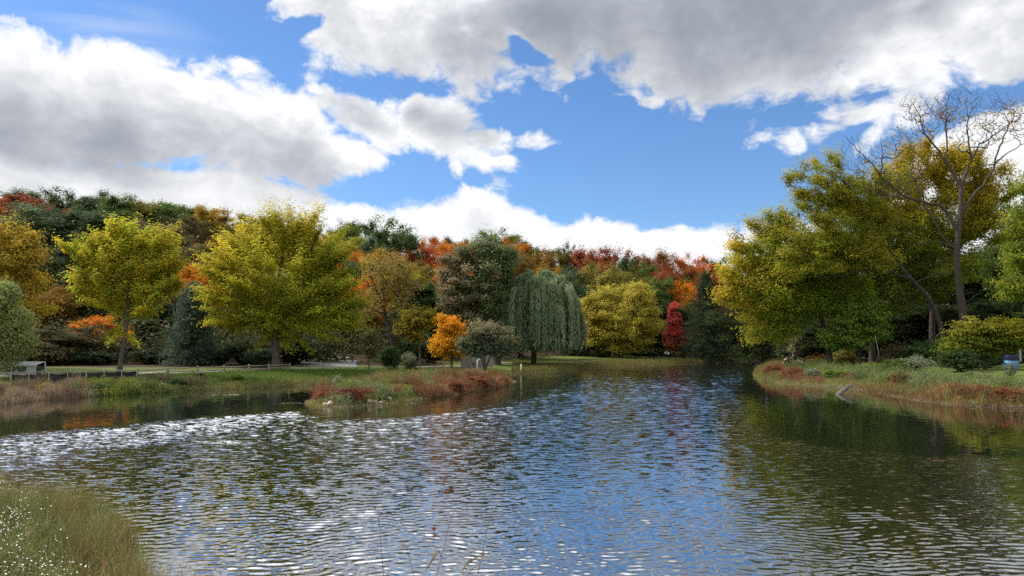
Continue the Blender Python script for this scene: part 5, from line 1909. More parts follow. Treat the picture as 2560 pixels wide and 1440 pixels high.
def far_bank_cover():
    rng = np.random.default_rng(74)
    P, s, isl = scatter(330000, -4, 46, 50, 125, rng)
    t = P[:, 0] / P[:, 1]
    keep = (s > -0.2) & (s < 9) & (isl < -1.5) & (t > 0.0) & ((t < 0.36) | (P[:, 1] > 100)) & (t < 0.5)
    P, s = P[keep], s[keep]
    nz = fbm(P[:, 0] * 0.3, P[:, 1] * 0.3, 95, 3)
    c = pick(rng, len(P), (4, (0.085, 0.125, 0.024)), (3, (0.14, 0.16, 0.04)), (1, STRAW))
    fr = s < 1.7 + nz
    c[fr] = pick(rng, fr.sum(), (3, (0.17, 0.14, 0.05)), (2, GRN), (1, RUSTY))
    cover('far_shore_grass', 'grass and sedge along the far shore under the willow and golden tree', 'grass', P, np.where(fr, 0.25 + 0.35 * rng.random(len(P)), 0.06 + 0.1 * rng.random(len(P))), 0.035, c, 0.5, 11)


far_bank_cover()


def understory():
    """dark leafy growth under the hillside trees"""
    rng = np.random.default_rng(75)
    n = 2600
    t = -0.85 + 1.75 * rng.random(n)
    base = np.interp(t, [-1.2, -0.7, -0.3, -0.12, 0.0, 0.15, 0.3, 0.6, 1.2], [52, 57, 61, 68, 84, 108, 118, 100, 90])
    Y = base + 1 + 75 * rng.random(n) ** 1.8
    right = t > 0.36
    Y[right] = np.where(t[right] < 0.53, 86, 66) + 30 * rng.random(right.sum())
    X = t * Y
    Z = height(X, Y)
    C = np.stack([X, Y, Z + 0.25 + 2.3 * rng.random(n) ** 1.4], 1)
    o = np.tile([[0.0, 0, 1]], (n, 1)) + rng.normal(0, 0.3, (n, 3))
    me = crown_mesh('undergrowth', C, o, 120000, 0.32, 0.6, 1.15, 0.7, rng, None, None, 1.0, 0.4)
    m = leaf_material("undergrowth_leaves", 0.3, True)
    me.materials.append(m)
    ob = tag(link('undergrowth', me), 'dark undergrowth beneath the trees of the wooded hill', 'undergrowth', kind='stuff')
    ob['leaf_a'] = [0.032, 0.052, 0.018]
    ob['leaf_b'] = [0.085, 0.075, 0.030]


understory()


def near_bank():
    rng = np.random.default_rng(76)
    P, s, isl = scatter(900000, -14, 1.5, 5.2, 19, rng)
    px, py = proj(P)
    keep = (s > -0.25) & (px > -260) & (px < 1500) & (s < 7) & (py < 1760)
    P, s, px, py = P[keep], s[keep], px[keep], py[keep]
    nz = fbm(P[:, 0] * 0.9, P[:, 1] * 0.9, 55, 3)
    n2 = fbm(P[:, 0] * 0.5 + 4, P[:, 1] * 0.6, 57, 3)
    r = rng.random(len(P))
    left = px < 520
    hgt = np.where(left, 0.28 + 0.30 * rng.random(len(P)), 0.14 + 0.22 * rng.random(len(P)))
    m = (r < np.where(left, 0.5, 0.16))
    Q = P[m]
    c = pick(rng, len(Q), (4, (0.125, 0.160, 0.050)), (3, (0.175, 0.19, 0.075)), (3, (0.085, 0.135, 0.032)), (1.0, STRAW), (0.4, RUSTY))
    ru = (nz[m] > 0.36) | ((s[m] < 0.5 + 0.6 * n2[m]) & (rng.random(len(Q)) < 0.6))
    c[ru] = pick(rng, ru.sum(), (1.5, (0.20, 0.12, 0.05)), (2, (0.22, 0.17, 0.07)), (4, (0.12, 0.145, 0.045)), (0.6, (0.2, 0.055, 0.03)))
    hb, c = bushy(Q, hgt[m] * (0.8 + 0.5 * n2[m]), c, 0.35, 7)
    cover('bank_weeds', 'feathery olive and russet weeds on the near left bank', 'weeds', Q, hb, 0.006, c, 0.5, 12, 2.6, 0.022)
    # taller grasses with tan and russet seed heads stand out of the rest
    m = (r > 0.93) & (r < 0.95) & ((s > 0.1) | left)
    Q = P[m]
    c = pick(rng, len(Q), (4, (0.30, 0.22, 0.11)), (3, (0.24, 0.13, 0.06)), (2, (0.17, 0.17, 0.06)))
    cover('tall_grasses', 'taller tan grass stems standing over the near bank weeds', 'grass', Q, np.where(px[m] < 520, 0.42 + 0.38 * rng.random(len(Q)), np.where(px[m] < 860, 0.45 + 0.45 * rng.random(len(Q)), 0.2 + 0.25 * rng.random(len(Q)))), 0.005, c, 0.35, 13, 1.2, 0.016)
    m = (r > 0.90) & (r < 0.915) & left
    Q = P[m]
    c = pick(rng, len(Q), (4, (0.12, 0.17, 0.045)), (2, (0.19, 0.20, 0.07)), (1.5, (0.26, 0.20, 0.10)))
    cover('broad_grass', 'broad bent grass leaves among the weeds of the near bank', 'grass', Q, 0.25 + 0.3 * rng.random(len(Q)), 0.013, c, 0.95, 14, 0.6, 0.03)
    n = 1500
    Q = np.stack([-3.4 + 2.5 * rng.random(n), 5.3 + 0.9 * rng.random(n), np.zeros(n)], 1)
    Q = Q[(fbm(Q[:, 0] * 1.7, Q[:, 1] * 1.7, 77, 2) > -0.15)]
    Q[:, 2] = np.maximum(height(Q[:, 0], Q[:, 1]), -0.1)
    c = pick(rng, len(Q), (3, (0.24, 0.15, 0.08)), (3, (0.17, 0.17, 0.055)), (2, (0.20, 0.07, 0.04)), (2, STRAW))
    cover('edge_weeds', 'sparse russet and straw weeds along the bottom edge of the photo', 'weeds', Q, 0.62 + 0.50 * rng.random(len(Q)) ** 1.5, 0.006, c, 0.3, 15, 2.0, 0.022)
    # asters: small white daisies on wiry stems
    clump = fbm(P[:, 0] * 1.6, P[:, 1] * 1.3, 58, 3) + 0.35 * (150 - px) / 150
    m = (r > 0.962) & left & ((clump > 0.22) | (r > 0.9988)) & (s > 0.5)
    Q = P[m]
    k = 7
    B = np.repeat(Q, k, 0)
    top = B + np.stack([rng.normal(0, 0.07, len(B)), rng.normal(0, 0.07, len(B)), np.repeat(hgt[m], k) * (0.9 + 0.35 * rng.random(len(B)))], 1)
    sel = rng.random(len(top)) < 0.5
    top = top[sel]
    nf = len(top)
    ang = np.arange(6) * math.pi / 3
    rad = 0.006 * (0.6 + 0.8 * rng.random(nf))
    N = unit(rng.normal(0, 0.45, (nf, 3)) + np.array([0, -0.2, 1.0]))
    A = unit(np.cross(N, rng.normal(size=(nf, 3))))
    Bv = np.cross(N, A)
    ring = top[:, None, :] + rad[:, None, None] * (np.cos(ang)[None, :, None] * A[:, None, :] + np.sin(ang)[None, :, None] * Bv[:, None, :]) + N[:, None, :] * 0.003
    V = np.concatenate([top[:, None, :], ring], 1).reshape(-1, 3)
    T = (np.arange(nf)[:, None, None] * 7 + np.array([[0, 1 + i, 1 + (i + 1) % 6] for i in range(6)])[None]).reshape(-1, 3)
    me = mesh_np('white_asters', V, T, None, plain('white_petals', (0.82, 0.82, 0.78), 0.7, var=0.06))
    tag(link('white_asters', me), 'tiny white aster flowers dotted over the near left bank', 'flowers', kind='stuff')


near_bank()


# ------------------------------------------------------------------ paths and paving
def ribbon(name, label, pts, width, mat, lift=0.03):
    pts = np.array(pts, float)
    L = np.concatenate([[0], np.cumsum(np.hypot(*np.diff(pts[:, :2], axis=0).T))])
    n = max(6, int(L[-1] / 0.8))
    t = np.linspace(0, L[-1], n)
    P = np.stack([np.interp(t, L, pts[:, i]) for i in range(2)], 1)
    for _ in range(4):
        P[1:-1] = 0.25 * P[:-2] + 0.5 * P[1:-1] + 0.25 * P[2:]
    T = np.gradient(P, axis=0)
    T /= np.linalg.norm(T, axis=1, keepdims=True)
    Nn = np.stack([-T[:, 1], T[:, 0]], 1)
    offs = np.linspace(-0.5, 0.5, 5) * width
    G = P[:, None, :] + Nn[:, None, :] * offs[None, :, None]
    Z = height(G[..., 0], G[..., 1]) + lift
    V = np.concatenate([G, Z[..., None]], -1).reshape(-1, 3)
    i = np.arange(n - 1)[:, None] * 5 + np.arange(4)[None]
    Q = np.stack([i, i + 5, i + 6, i + 1], -1).reshape(-1, 4)
    return tag(link(name, mesh_np(name, V, Q, None, mat, True)), label, 'path', kind='structure')


GRAVEL = plain('pale_path_gravel', (0.20, 0.185, 0.16), 0.9, var=0.22, scale=1.2, bump=0.3)
ASPHALT = plain('worn_asphalt', (0.115, 0.115, 0.115), 0.85, var=0.25, scale=0.8, bump=0.2)
ribbon('path', 'pale path behind the rail fence along the left bank', [hit(x, y) for x, y in [(-200, 946), (0, 941), (180, 938), (340, 935), (520, 929), (700, 925), (800, 922), (900, 920), (1000, 919), (1120, 917), (1230, 914)]], 1.3, GRAVEL)
ribbon('path', 'pale path across the lawn behind the willow trunk', [hit(x, y) for x, y in [(1230, 908), (1330, 908), (1420, 905), (1520, 901)]], 1.2, GRAVEL)
ribbon('paved_area', 'worn grey paved clearing behind the path', [hit(x, y) for x, y in [(815, 918), (812, 912), (815, 905), (822, 900)]], 5.0, ASPHALT, 0.05)
ribbon('path', 'thin pale path climbing from the paved clearing', [hit(x, y) for x, y in [(800, 903), (815, 899), (835, 896), (868, 894)]], 1.5, GRAVEL, 0.08)

# ------------------------------------------------------------------ fences on the left bank
WOOD_GREY = plain('weathered_wood', (0.23, 0.195, 0.155), 0.85, var=0.3, scale=4, bump=0.3)
FABRIC = plain('black_geotextile', (0.012, 0.012, 0.018), 0.55, var=0.3, scale=3, spec=0.35)
STAKE = plain('pale_stake_wood', (0.36, 0.29, 0.20), 0.8, var=0.2, scale=5)


def gpt(px, py):
    p = hit(px, py)
    return np.array([p[0], p[1], ground_z(p[0], p[1])])


def rail_fence():
    feet = [gpt(x, y) for x, y in [(-40, 953), (40, 952), (105, 951), (178, 949), (262, 947), (342, 945), (419, 940), (494, 936), (560, 934), (622, 931), (672, 929), (724, 927)]]
    root = thing('split_rail_fence', 'weathered two rail wooden fence along the path on the far left bank', 'fence', feet[5])
    o = feet[5]
    hs = 0.56
    for i, f in enumerate(feet):
        MB().box(f - o + np.array([0, 0, hs / 2 - 0.05]), (0.11, 0.11, hs + 0.1), rz=0.3 * i, bev=0.015).build('post', WOOD_GREY, root)
    for a, b in zip(feet, feet[1:]):
        for zz in (0.23, 0.45):
            w = [random.uniform(-.02, .02) for _ in range(4)]
            m = (a + b) / 2
            P = [a - o + [0, 0, zz + w[0]], m - o + [0, 0, zz + w[1] - 0.015], b - o + [0, 0, zz + w[2]]]
            d = unit(b - a) * 0.1
            P[0] = P[0] - d
            P[2] = P[2] + d
            MB().tube(P, [0.035, 0.045, 0.035], 6).build('rail', WOOD_GREY, root, True)


rail_fence()


def silt_fence():
    px = [(28, 958), (72, 957), (122, 955.5), (169, 954), (216, 952.5), (261, 951), (304, 949), (341, 947)]
    feet = [gpt(x, y) for x, y in px]
    o = feet[3]
    root = thing('silt_fence', 'low black fabric silt fence on pale wooden stakes', 'silt fence', o)
    hh = 0.50
    rng = np.random.default_rng(5)
    V, Q = [], []
    n = 0
    for a, b in zip(feet, feet[1:]):
        m = 9
        t = np.linspace(0, 1, m)
        sag = 0.07 * np.sin(np.pi * t) * rng.uniform(0.5, 1.2)
        for j in range(5):
            zz = j / 4
            P = a + (b - a) * t[:, None] - o
            P = P + np.stack([np.zeros(m), 0.05 * np.sin(t * 9 + j) * np.sin(np.pi * t) + 0.03, zz * (hh - sag) - 0.02], 1)
            V.append(P)
        for j in range(4):
            for i in range(m - 1):
                q = n + j * m + i
                Q.append((q, q + 1, q + m + 1, q + m))
        n += 5 * m
    link('fabric', mesh_np('fabric', np.vstack(V), np.array(Q), None, FABRIC, True), root)
    for f in feet:
        lean = rng.normal(0, 0.03)
        MB().box(f - o + np.array([lean * 0.2, -0.03, hh / 2 + 0.0]), (0.045, 0.03, hh + 0.14), ry=lean, bev=0.006).build('stake', STAKE, root)


silt_fence()


# ------------------------------------------------------------------ glass shelter at the left edge
def shelter():
    f = gpt(45, 941)
    root = thing('garden_shelter', 'low pale steel framed glass shelter with sloping dark roof at the left edge', 'shelter', f)
    k = f[1] / F
    W, D, H = 126 * k, 0.9, 25 * k
    x0, x1 = -78 * k, 42 * k
    steel = plain('pale_blue_steel', (0.46, 0.54, 0.56), 0.45, 0.0, var=0.1, scale=3)
    m, kk, bs = new_mat('shelter_glass')
    bs.inputs['Base Color'].default_value = (0.035, 0.05, 0.055, 1)
    bs.inputs['Roughness'].default_value = 0.12
    bs.inputs['IOR'].default_value = 1.5
    roof = plain('dark_roof_sheet', (0.045, 0.055, 0.065), 0.5, var=0.2, scale=3)
    t = 0.06
    fr = MB()
    for x in (x0, -16 * k, x1 - 20 * k, x1):
        fr.box((x, 0, H / 2), (t, t, H), bev=0.008)
    fr.box(((x0 + x1) / 2, -0.004, H + 0.02), (x1 - x0 + 0.1, t * 1.15, t * 1.2), bev=0.008)
    fr.box(((x0 + x1) / 2, -0.004, 0.14), (x1 - x0, t * 0.8, t * 0.7), bev=0.006)
    for x in (x0, x1):
        fr.box((x, D, (H + 0.2) / 2), (t, t, H + 0.2), bev=0.008)
    fr.build('frame', steel, root)
    MB().box(((x0 + x1 - 20 * k) / 2, 0.012, H / 2 + 0.06), (x1 - 20 * k - x0, 0.02, H - 0.16)).build('glass_panel', m, root)
    MB().box((x1 - 10 * k, 0.012, H / 2), (18 * k, 0.03, H - 0.04), bev=0.005).build('side_door', steel, root)
    MB().box((x1, D / 2, H / 2), (0.03, D - t, H - 0.05)).build('end_panel', m, root)
    MB().box(((x0 + x1) / 2, D / 2, H + 0.14), (x1 - x0 + 0.06, math.hypot(D + 0.1, 0.2), 0.03), rx=math.atan2(0.2, D + 0.1), bev=0.01).build('roof', roof, root)
    MB().box((-35 * k, -0.02, H * 0.68), (14 * k, 0.012, 0.13), bev=0.004).build('notice', plain('faded_paper', (0.32, 0.27, 0.27), 0.8), root)


shelter()


# ------------------------------------------------------------------ plank screen, bins, posts
def plank_screen():
    a, b = gpt(1155, 921), gpt(1232, 920)
    root = thing('plank_screen', 'grey plank privacy screen behind the spreading grey green tree', 'fence', a)
    d = b - a
    L = np.hypot(d[0], d[1])
    ang = math.atan2(d[1], d[0])
    root.rotation_euler = (0, 0, ang)
    n = 17
    H = 1.02
    wood = plain('silvered_planks', (0.20, 0.175, 0.155), 0.85, var=0.32, scale=2.2, bump=0.3)
    mb = MB()
    for i in range(n):
        w = L / n
        mb.box((w * (i + 0.5), 0, H / 2 + random.uniform(-.015, .015)), (w - 0.02, 0.03, H), bev=0.006)
    mb.build('planks', wood, root)
    for zz in (0.25, 0.8):
        MB().box((L / 2, 0.04, zz), (L, 0.04, 0.09), bev=0.005).build('rail', wood, root)
    for x in (0.05, L / 2, L - 0.05):
        MB().box((x, 0.11, 0.5), (0.09, 0.09, 1.06), bev=0.01).build('post', wood, root)


plank_screen()

BLUE = plain('blue_bin_plastic', (0.055, 0.20, 0.36), 0.45, var=0.2, scale=2.5)
BLUE_DARK = plain('navy_bin_plastic', (0.020, 0.030, 0.085), 0.45, var=0.25, scale=3)
WHITE_PVC = plain('white_pipe_plastic', (0.72, 0.72, 0.69), 0.4, var=0.07, scale=3)
POSTWOOD = plain('square_post_wood', (0.20, 0.165, 0.125), 0.85, var=0.25, scale=4)
BLACKM = plain('black_painted_metal', (0.016, 0.016, 0.017), 0.5, var=0.25, scale=4)


def bin_thing(label, px, py_foot, py_top, mat_low, mat_high, group, wide=0.42, Y=None):
    f = gpt(px, py_foot) if Y is None else np.array([at(px, py_foot, Y)[0], Y, ground_z(at(px, py_foot, Y)[0], Y)])
    k = f[1] / F
    H = (py_foot - py_top) * k
    r = H * wide
    root = thing('litter_bin', label, 'litter bin', f, 0, group)
    MB().lathe([(r * 0.80, 0), (r * 0.86, 0.02), (r * 0.92, H * 0.4), (r * 0.95, H * 0.66), (r * 0.93, H * 0.665)], seg=20).build('body', mat_low, root, True)
    MB().lathe([(r * 0.96, H * 0.66), (r * 1.0, H * 0.70), (r * 1.02, H * 0.96), (r * 1.05, H), (r * 0.9, H), (r * 0.88, H * 0.8), (0.001, H * 0.72)], seg=20).build('liner', mat_high, root, True)
    hp = []
    for i in range(9):
        a = math.pi * i / 8
        hp.append((r * 1.0 * math.cos(a), -r * 0.9 - 0.0, H * 0.86 - 0.10 * math.sin(a)))
    MB().tube(hp, 0.012, 6).build('handle', BLACKM, root, True)
    return root, f, k, H


def pipe_post(label, px, py_foot, py_top, Y, post_h=0.78, group='white pipes on posts beside the bins'):
    """bent white pipe strapped to a square wooden post"""
    p = at(px, py_foot, Y)
    f = np.array([p[0], Y, ground_z(p[0], Y)])
    H = at(px, py_top, Y)[2] - f[2]
    root = thing('pipe_post', label, 'pipe on post', f, 0, group)
    pw = 0.10 if Y < 55 else 0.05
    MB().box((-0.06, 0.06, H * post_h / 2 - 0.05), (pw, pw, H * post_h + 0.1), bev=0.012).build('post', POSTWOOD, root)
    r = 0.055 * H / 1.1 if Y < 55 else 0.035 if Y < 80 else 0.075
    pts = [(0.06, -0.02, H * 0.30), (0.06, -0.02, H * 0.84)]
    for i in range(1, 8):
        a = math.pi * 0.78 * i / 7
        pts.append((0.06 + 0.10 * (1 - math.cos(a)), -0.02, H * 0.84 + 0.13 * math.sin(a)))
    MB().tube(pts, r, 12).build('pipe', WHITE_PVC, root, True)
    for z in (0.45, 0.66):
        MB().box((0.0, 0.02, H * z), (0.24, 0.17, 0.03), bev=0.004).build('strap', BLACKM, root)
    return root


bin_thing('bright blue litter bin with navy liner near the right edge', 2528, 926, 889, BLUE, BLUE_DARK, 'litter bins', 0.47)
pipe_post('large bent white pipe on a wooden post at the right edge', 2549, 927, 862, 51)
bin_thing('small blue litter bin in front of the plank screen', 1187, 922, 907, plain('deep_blue_plastic', (0.02, 0.06, 0.25), 0.45), BLUE_DARK, 'litter bins', 0.42)
pipe_post('thin bent white pipe in front of the plank screen', 1191, 922, 893, 56)
bin_thing('tiny blue bin far behind the benches', 2072, 886, 872, BLUE, BLUE_DARK, 'litter bins', 0.42, 88)
pipe_post('bent white pipe far behind the benches', 2075, 886, 862, 89)
bin_thing('dark green bin at the foot of the leaning pale pole', 2200, 911, 889, plain('teal_plastic', (0.02, 0.10, 0.12), 0.5), plain('dark_green_plastic', (0.012, 0.035, 0.025), 0.5), 'litter bins', 0.3)


def pole_thing():
    p = at(2201, 905, 61)
    f = np.array([p[0], 61, ground_z(p[0], 61)])
    t = at(2188, 838, 61) - f
    root = thing('leaning_pole', 'thin pale pole leaning left beside the small rounded green tree', 'pole', f)
    MB().tube([(0, 0, -0.1), t * 0.5 + np.array([0.03, 0, 0]), t], [0.04, 0.035, 0.025], 8).build('shaft', plain('pale_pole_bark', (0.26, 0.25, 0.20), 0.8, var=0.2), root, True)
    MB().lathe([(0.055, 0), (0.05, 0.12), (0.04, 0.13)], (0, 0, 0.0), 10).build('collar', BLACKM, root, True)


pole_thing()


def marker_post():
    f = gpt(1303, 932)
    H = (932 - 912) * f[1] / F
    root = thing('marker_post', 'slim white post standing at the water edge left of the willow', 'post', f)
    MB().box((0, 0, H / 2), (0.13, 0.06, H + 0.1), bev=0.02).build('post', WHITE_PVC, root)
    MB().box((0, -0.032, H * 0.85), (0.09, 0.006, 0.10), bev=0.002).build('cap_plate', plain('grey_plate', (0.5, 0.5, 0.48), 0.6), root)


marker_post()


# ------------------------------------------------------------------ benches
def bench(label, px, py_foot, Y, rz, wpx):
    p = at(px, py_foot, Y)
    root = thing('park_bench', label, 'bench', (p[0], Y, ground_z(p[0], Y)), rz, 'benches on the right bank')
    W = wpx * Y / F
    for i in range(3):
        MB().box((0, -0.02 - 0.15 * i, 0.44), (W, 0.11, 0.04), bev=0.008).build('seat_slat', BLACKM, root)
    for i in range(3):
        MB().box((0, 0.13 + 0.03 * i, 0.58 + 0.14 * i), (W, 0.03, 0.11), rx=-0.15, bev=0.008).build('back_slat', BLACKM, root)
    for s in (-1, 1):
        MB().tube([(s * W * 0.42, -0.36, 0), (s * W * 0.42, -0.34, 0.41), (s * W * 0.42, 0.06, 0.40)], 0.025, 6).build('leg', BLACKM, root, True)
        MB().tube([(s * W * 0.42, 0.10, 0), (s * W * 0.42, 0.09, 0.42), (s * W * 0.42, 0.20, 0.95)], 0.025, 6).build('leg', BLACKM, root, True)
        MB().tube([(s * W * 0.45, -0.36, 0.43), (s * W * 0.45, -0.34, 0.62), (s * W * 0.45, 0.13, 0.64)], 0.02, 6).build('armrest', BLACKM, root, True)
    return root


bench('black slatted bench nearer the people on the point', 2082, 908, 71, math.pi / 2 + 0.5, 34)
bench('black slatted bench nearer the small rounded green tree', 2103, 909, 68, math.pi / 2 + 0.5, 34)


# ------------------------------------------------------------------ driftwood, rocks, floating leaf
def log():
    a = on_level(2096, 986, 0.0)
    b = at(2130, 962, a[1] + 0.5)
    root = thing('driftwood_log', 'bleached broken log sticking out of the water by the right bank', 'log', a)
    d = b - a
    m = bark_material('bleached_wood', (0.125, 0.11, 0.092))
    P = [-d * 0.5 + np.array([0, 0, -0.1]), np.zeros(3), d * 0.35 + np.array([0.0, 0, 0.02]), d * 0.7 + np.array([-0.01, 0, 0.02]), d]
    V, Q = tube_arrays([np.array(P)], [np.array([0.10, 0.105, 0.10, 0.085, 0.045])], 12)
    V += 0.012 * np.random.default_rng(3).normal(size=V.shape)
    link('trunk', mesh_np('trunk', V, Q, None, m, True), root)
    MB().tube([d * 0.45, d * 0.45 + np.array([0.05, -0.1, 0.13])], [0.035, 0.012], 7).build('branch_stub', m, root, True)


log()

ROCK = plain('pale_field_stone', (0.34, 0.30, 0.255), 0.85, var=0.3, scale=2.5, bump=0.4)


def rock_mesh(seed):
    rng = np.random.default_rng(seed)
    import bmesh
    bm = bmesh.new()
    bmesh.ops.create_icosphere(bm, subdivisions=3, radius=1.0)
    dirs = sphere_dirs(7, rng)
    for v in bm.verts:
        p = np.array(v.co)
        k = 1.0
        for d in dirs:
            k = min(k, (0.82 + 0.1 * rng.random() * 0) / max(0.2, float(p @ d)) if p @ d > 0.75 else k)
        p = p * k * (1 + 0.04 * math.sin(5 * p[0] + seed) * math.cos(4 * p[1]))
        v.co = p
    me = bpy.data.meshes.new('boulder')
    bm.to_mesh(me)
    bm.free()
    for p in me.polygons:
        p.use_smooth = True
    me.materials.append(ROCK)
    return me


ROCKS = [rock_mesh(i) for i in (1, 2, 3)]
for i, (px, py, w, h, lab) in enumerate([
    (814, 1014, 14, 8, 'low half sunk boulder, first from the left tip of the island'),
    (826, 1012, 20, 11, 'broad boulder second from the left tip of the island'),
    (840, 1006, 12, 7, 'small dark boulder under the maroon weeds of the island tip'),
    (860, 1009, 16, 9, 'boulder between two grass tufts at the island front'),
    (923, 1007, 18, 10, 'flat boulder at the waterline below the largest island boulder'),
    (929, 1003, 14, 8, 'small rounded boulder behind the flat one at the waterline'),
    (939, 996, 24, 12, 'largest pale boulder in the rock cluster of the island'),
    (938, 1008, 11, 8, 'little boulder right of the flat waterline boulder'),
    (944, 989, 16, 7, 'thin boulder above the largest pale boulder'),
    (924, 978, 18, 9, 'pale pink boulder highest up beside the maroon weeds'),
    (962, 996, 22, 13, 'wide brownish boulder in the middle of the rock cluster'),
    (974, 1001, 14, 10, 'pale round boulder at the right of the rock cluster'),
    (976, 990, 18, 8, 'low boulder behind the pale round one'),
    (992, 986, 16, 7, 'boulder half hidden in grass right of the rock cluster'),
    (906, 994, 14, 7, 'boulder at the right end of the maroon weeds'),
    (952, 1008, 12, 6, 'flat pebble like boulder at the waterline right of the cluster'),
]):
    p = gpt(px, py)
    k = p[1] / F
    o = link('boulder', ROCKS[i % 3], None, (p[0], p[1], max(p[2], 0) + h * k * 0.25))
    o.scale = (w * k / 2 * 1.15, w * k / 2 * 0.9, h * k / 2 * 1.25)
    o.rotation_euler = (0, 0, i * 1.3)
    tag(o, lab, 'boulder', 'boulders at the front of the island')


def floating_leaf():
    p = on_level(1085, 1330, 0.0)
    root = thing('fallen_leaf', 'single curled red brown leaf floating on the water', 'leaf', p + np.array([0, 0, 0.012]))
    m = plain('red_brown_leaf', (0.26, 0.055, 0.025), 0.6, var=0.3, scale=30)
    out = [(0, -0.035), (0.02, -0.02), (0.042, -0.022), (0.03, 0.0), (0.04, 0.022), (0.016, 0.018), (0, 0.042), (-0.016, 0.018), (-0.04, 0.022), (-0.03, 0.0), (-0.042, -0.022), (-0.02, -0.02)]
    V = [(0, 0, 0.0)] + [(x, y * 0.5, 0.012 + 0.03 * abs(y) / 0.04 + 0.02) for x, y in out]
    T = [(0, 1 + i, 1 + (i + 1) % 12) for i in range(12)]
    link('blade', mesh_np('blade', np.array(V), np.array(T), None, m, True), root)
    MB().tube([(0, 0, 0.004), (-0.05, -0.01, 0.008), (-0.11, -0.02, 0.002)], 0.0035, 5).build('leaf_stalk', m, root, True)


floating_leaf()


# ------------------------------------------------------------------ dry weed stems in front of the camera
DRY = plain('dry_stem', (0.16, 0.085, 0.055), 0.8, var=0.25, scale=20)
DRY_PALE = plain('dry_leaf', (0.36, 0.29, 0.19), 0.8, var=0.25, scale=20)


def stem(label, pix, Y, side, leaves, r=0.0028, seeds=0, seed=1):
    rng = np.random.default_rng(seed)
    P = [at(x, y, Y) for x, y in pix]
    g = P[0].copy()
    g[2] = ground_z(g[0], Y)
    P = [g] + [p for p in P if p[2] > g[2] + 0.05]
    root = thing('dry_weed_stem', label, 'weed stem', g, 0, 'dry weed stems at the photographer\'s feet')
    P = [p - g for p in P]
    n = len(P)
    MB().tube(P, np.linspace(r, r * 0.4, n), 6).build('stalk', DRY, root, True)
    for br in side:                                  # twigs and curled leaves as pixel polylines
        Q = [at(x, y, Y + rng.normal(0, .03)) - g for x, y in br[0]]
        if br[1] == 'twig':
            MB().tube(Q, np.linspace(r * 0.7, r * 0.3, len(Q)), 5).build('side_twig', DRY, root, True)
        else:
            V, q = [], []
            w = np.interp(np.linspace(0, 1, len(Q)), [0, 0.4, 1], [0.002, 0.008, 0.001])
            for c, ww in zip(Q, w):
                V += [c + np.array([-ww, 0, ww]), c + np.array([ww, 0.004, -ww * 0.4])]
            q = [(2 * i, 2 * i + 1, 2 * i + 3, 2 * i + 2) for i in range(len(Q) - 1)]
            link('dry_leaf', mesh_np('dry_leaf', np.array(V), np.array(q), None, DRY_PALE, True), root)
    if seeds:
        V, T, k = [], [], 0
        top = P[-1]
        low = P[-2]
        C = []
        for i in range(seeds):
            c = top + (low - top) * rng.random() * 0.5 + rng.normal(0, 0.012, 3)
            C.append(c)
        C = np.array(C)
        V, Q2 = leaf_quads(C, unit(rng.normal(size=C.shape)), 0.012, 0.006, rng)
        link('seed_head', mesh_np('seed_head', V, Q2, None, DRY_PALE), root)


stem('thin upright dry stem, leftmost of the tall stems over the water', [(962, 1470), (958, 1430), (952, 1360), (948, 1300), (945, 1262)], 4.6,
     [([(948, 1290), (955, 1286), (958, 1287)], 'twig'), ([(946, 1284), (939, 1281)], 'leaf'), ([(950, 1308), (946, 1300), (944, 1292)], 'leaf')], 0, 0.0028, 14, 1)
stem('dry stem leaning right with a bent hanging leaf', [(1084, 1470), (1092, 1436), (1106, 1384), (1116, 1342), (1124, 1306), (1132, 1282)], 4.5,
     [([(1103, 1392), (1098, 1378), (1092, 1381), (1084, 1396), (1074, 1412), (1060, 1432)], 'leaf'), ([(1124, 1308), (1120, 1298)], 'leaf')], 0, 0.0028, 12, 2)
stem('dry stem leaning right, rightmost, with a curled pale leaf', [(1186, 1475), (1194, 1440), (1206, 1380), (1216, 1330), (1226, 1290), (1238, 1268)], 4.4,
     [([(1200, 1396), (1190, 1396), (1176, 1404), (1164, 1414), (1156, 1428), (1160, 1440)], 'leaf'), ([(1202, 1402), (1208, 1390), (1210, 1376)], 'leaf'), ([(1199, 1404), (1192, 1392)], 'twig'), ([(1196, 1412), (1178, 1424), (1168, 1440)], 'twig')], 0, 0.003, 10, 3)
stem('short dry stem with a forked seed head between the tall stems', [(1040, 1475), (1034, 1434), (1024, 1394), (1014, 1370), (1008, 1358)], 4.5,
     [([(1016, 1370), (1026, 1362), (1034, 1362)], 'twig'), ([(1010, 1364), (1002, 1356)], 'twig')], 0, 0.0026, 22, 4)
stem('short reddish stem right of the left bank weeds', [(318, 1440), (322, 1410), (334, 1370), (342, 1345), (348, 1330)], 6.4,
     [([(330, 1385), (340, 1378)], 'leaf'), ([(340, 1350), (352, 1342)], 'leaf')], 0, 0.004, 14, 5)


# ------------------------------------------------------------------ people
def mat_flat(name, col, rough=0.8):
    return plain(name, col, rough, var=0.12, scale=9, spec=0.2)


SKIN = mat_flat('skin', (0.42, 0.26, 0.19), 0.6)
HAIR = mat_flat('dark_hair', (0.018, 0.013, 0.010), 0.6)


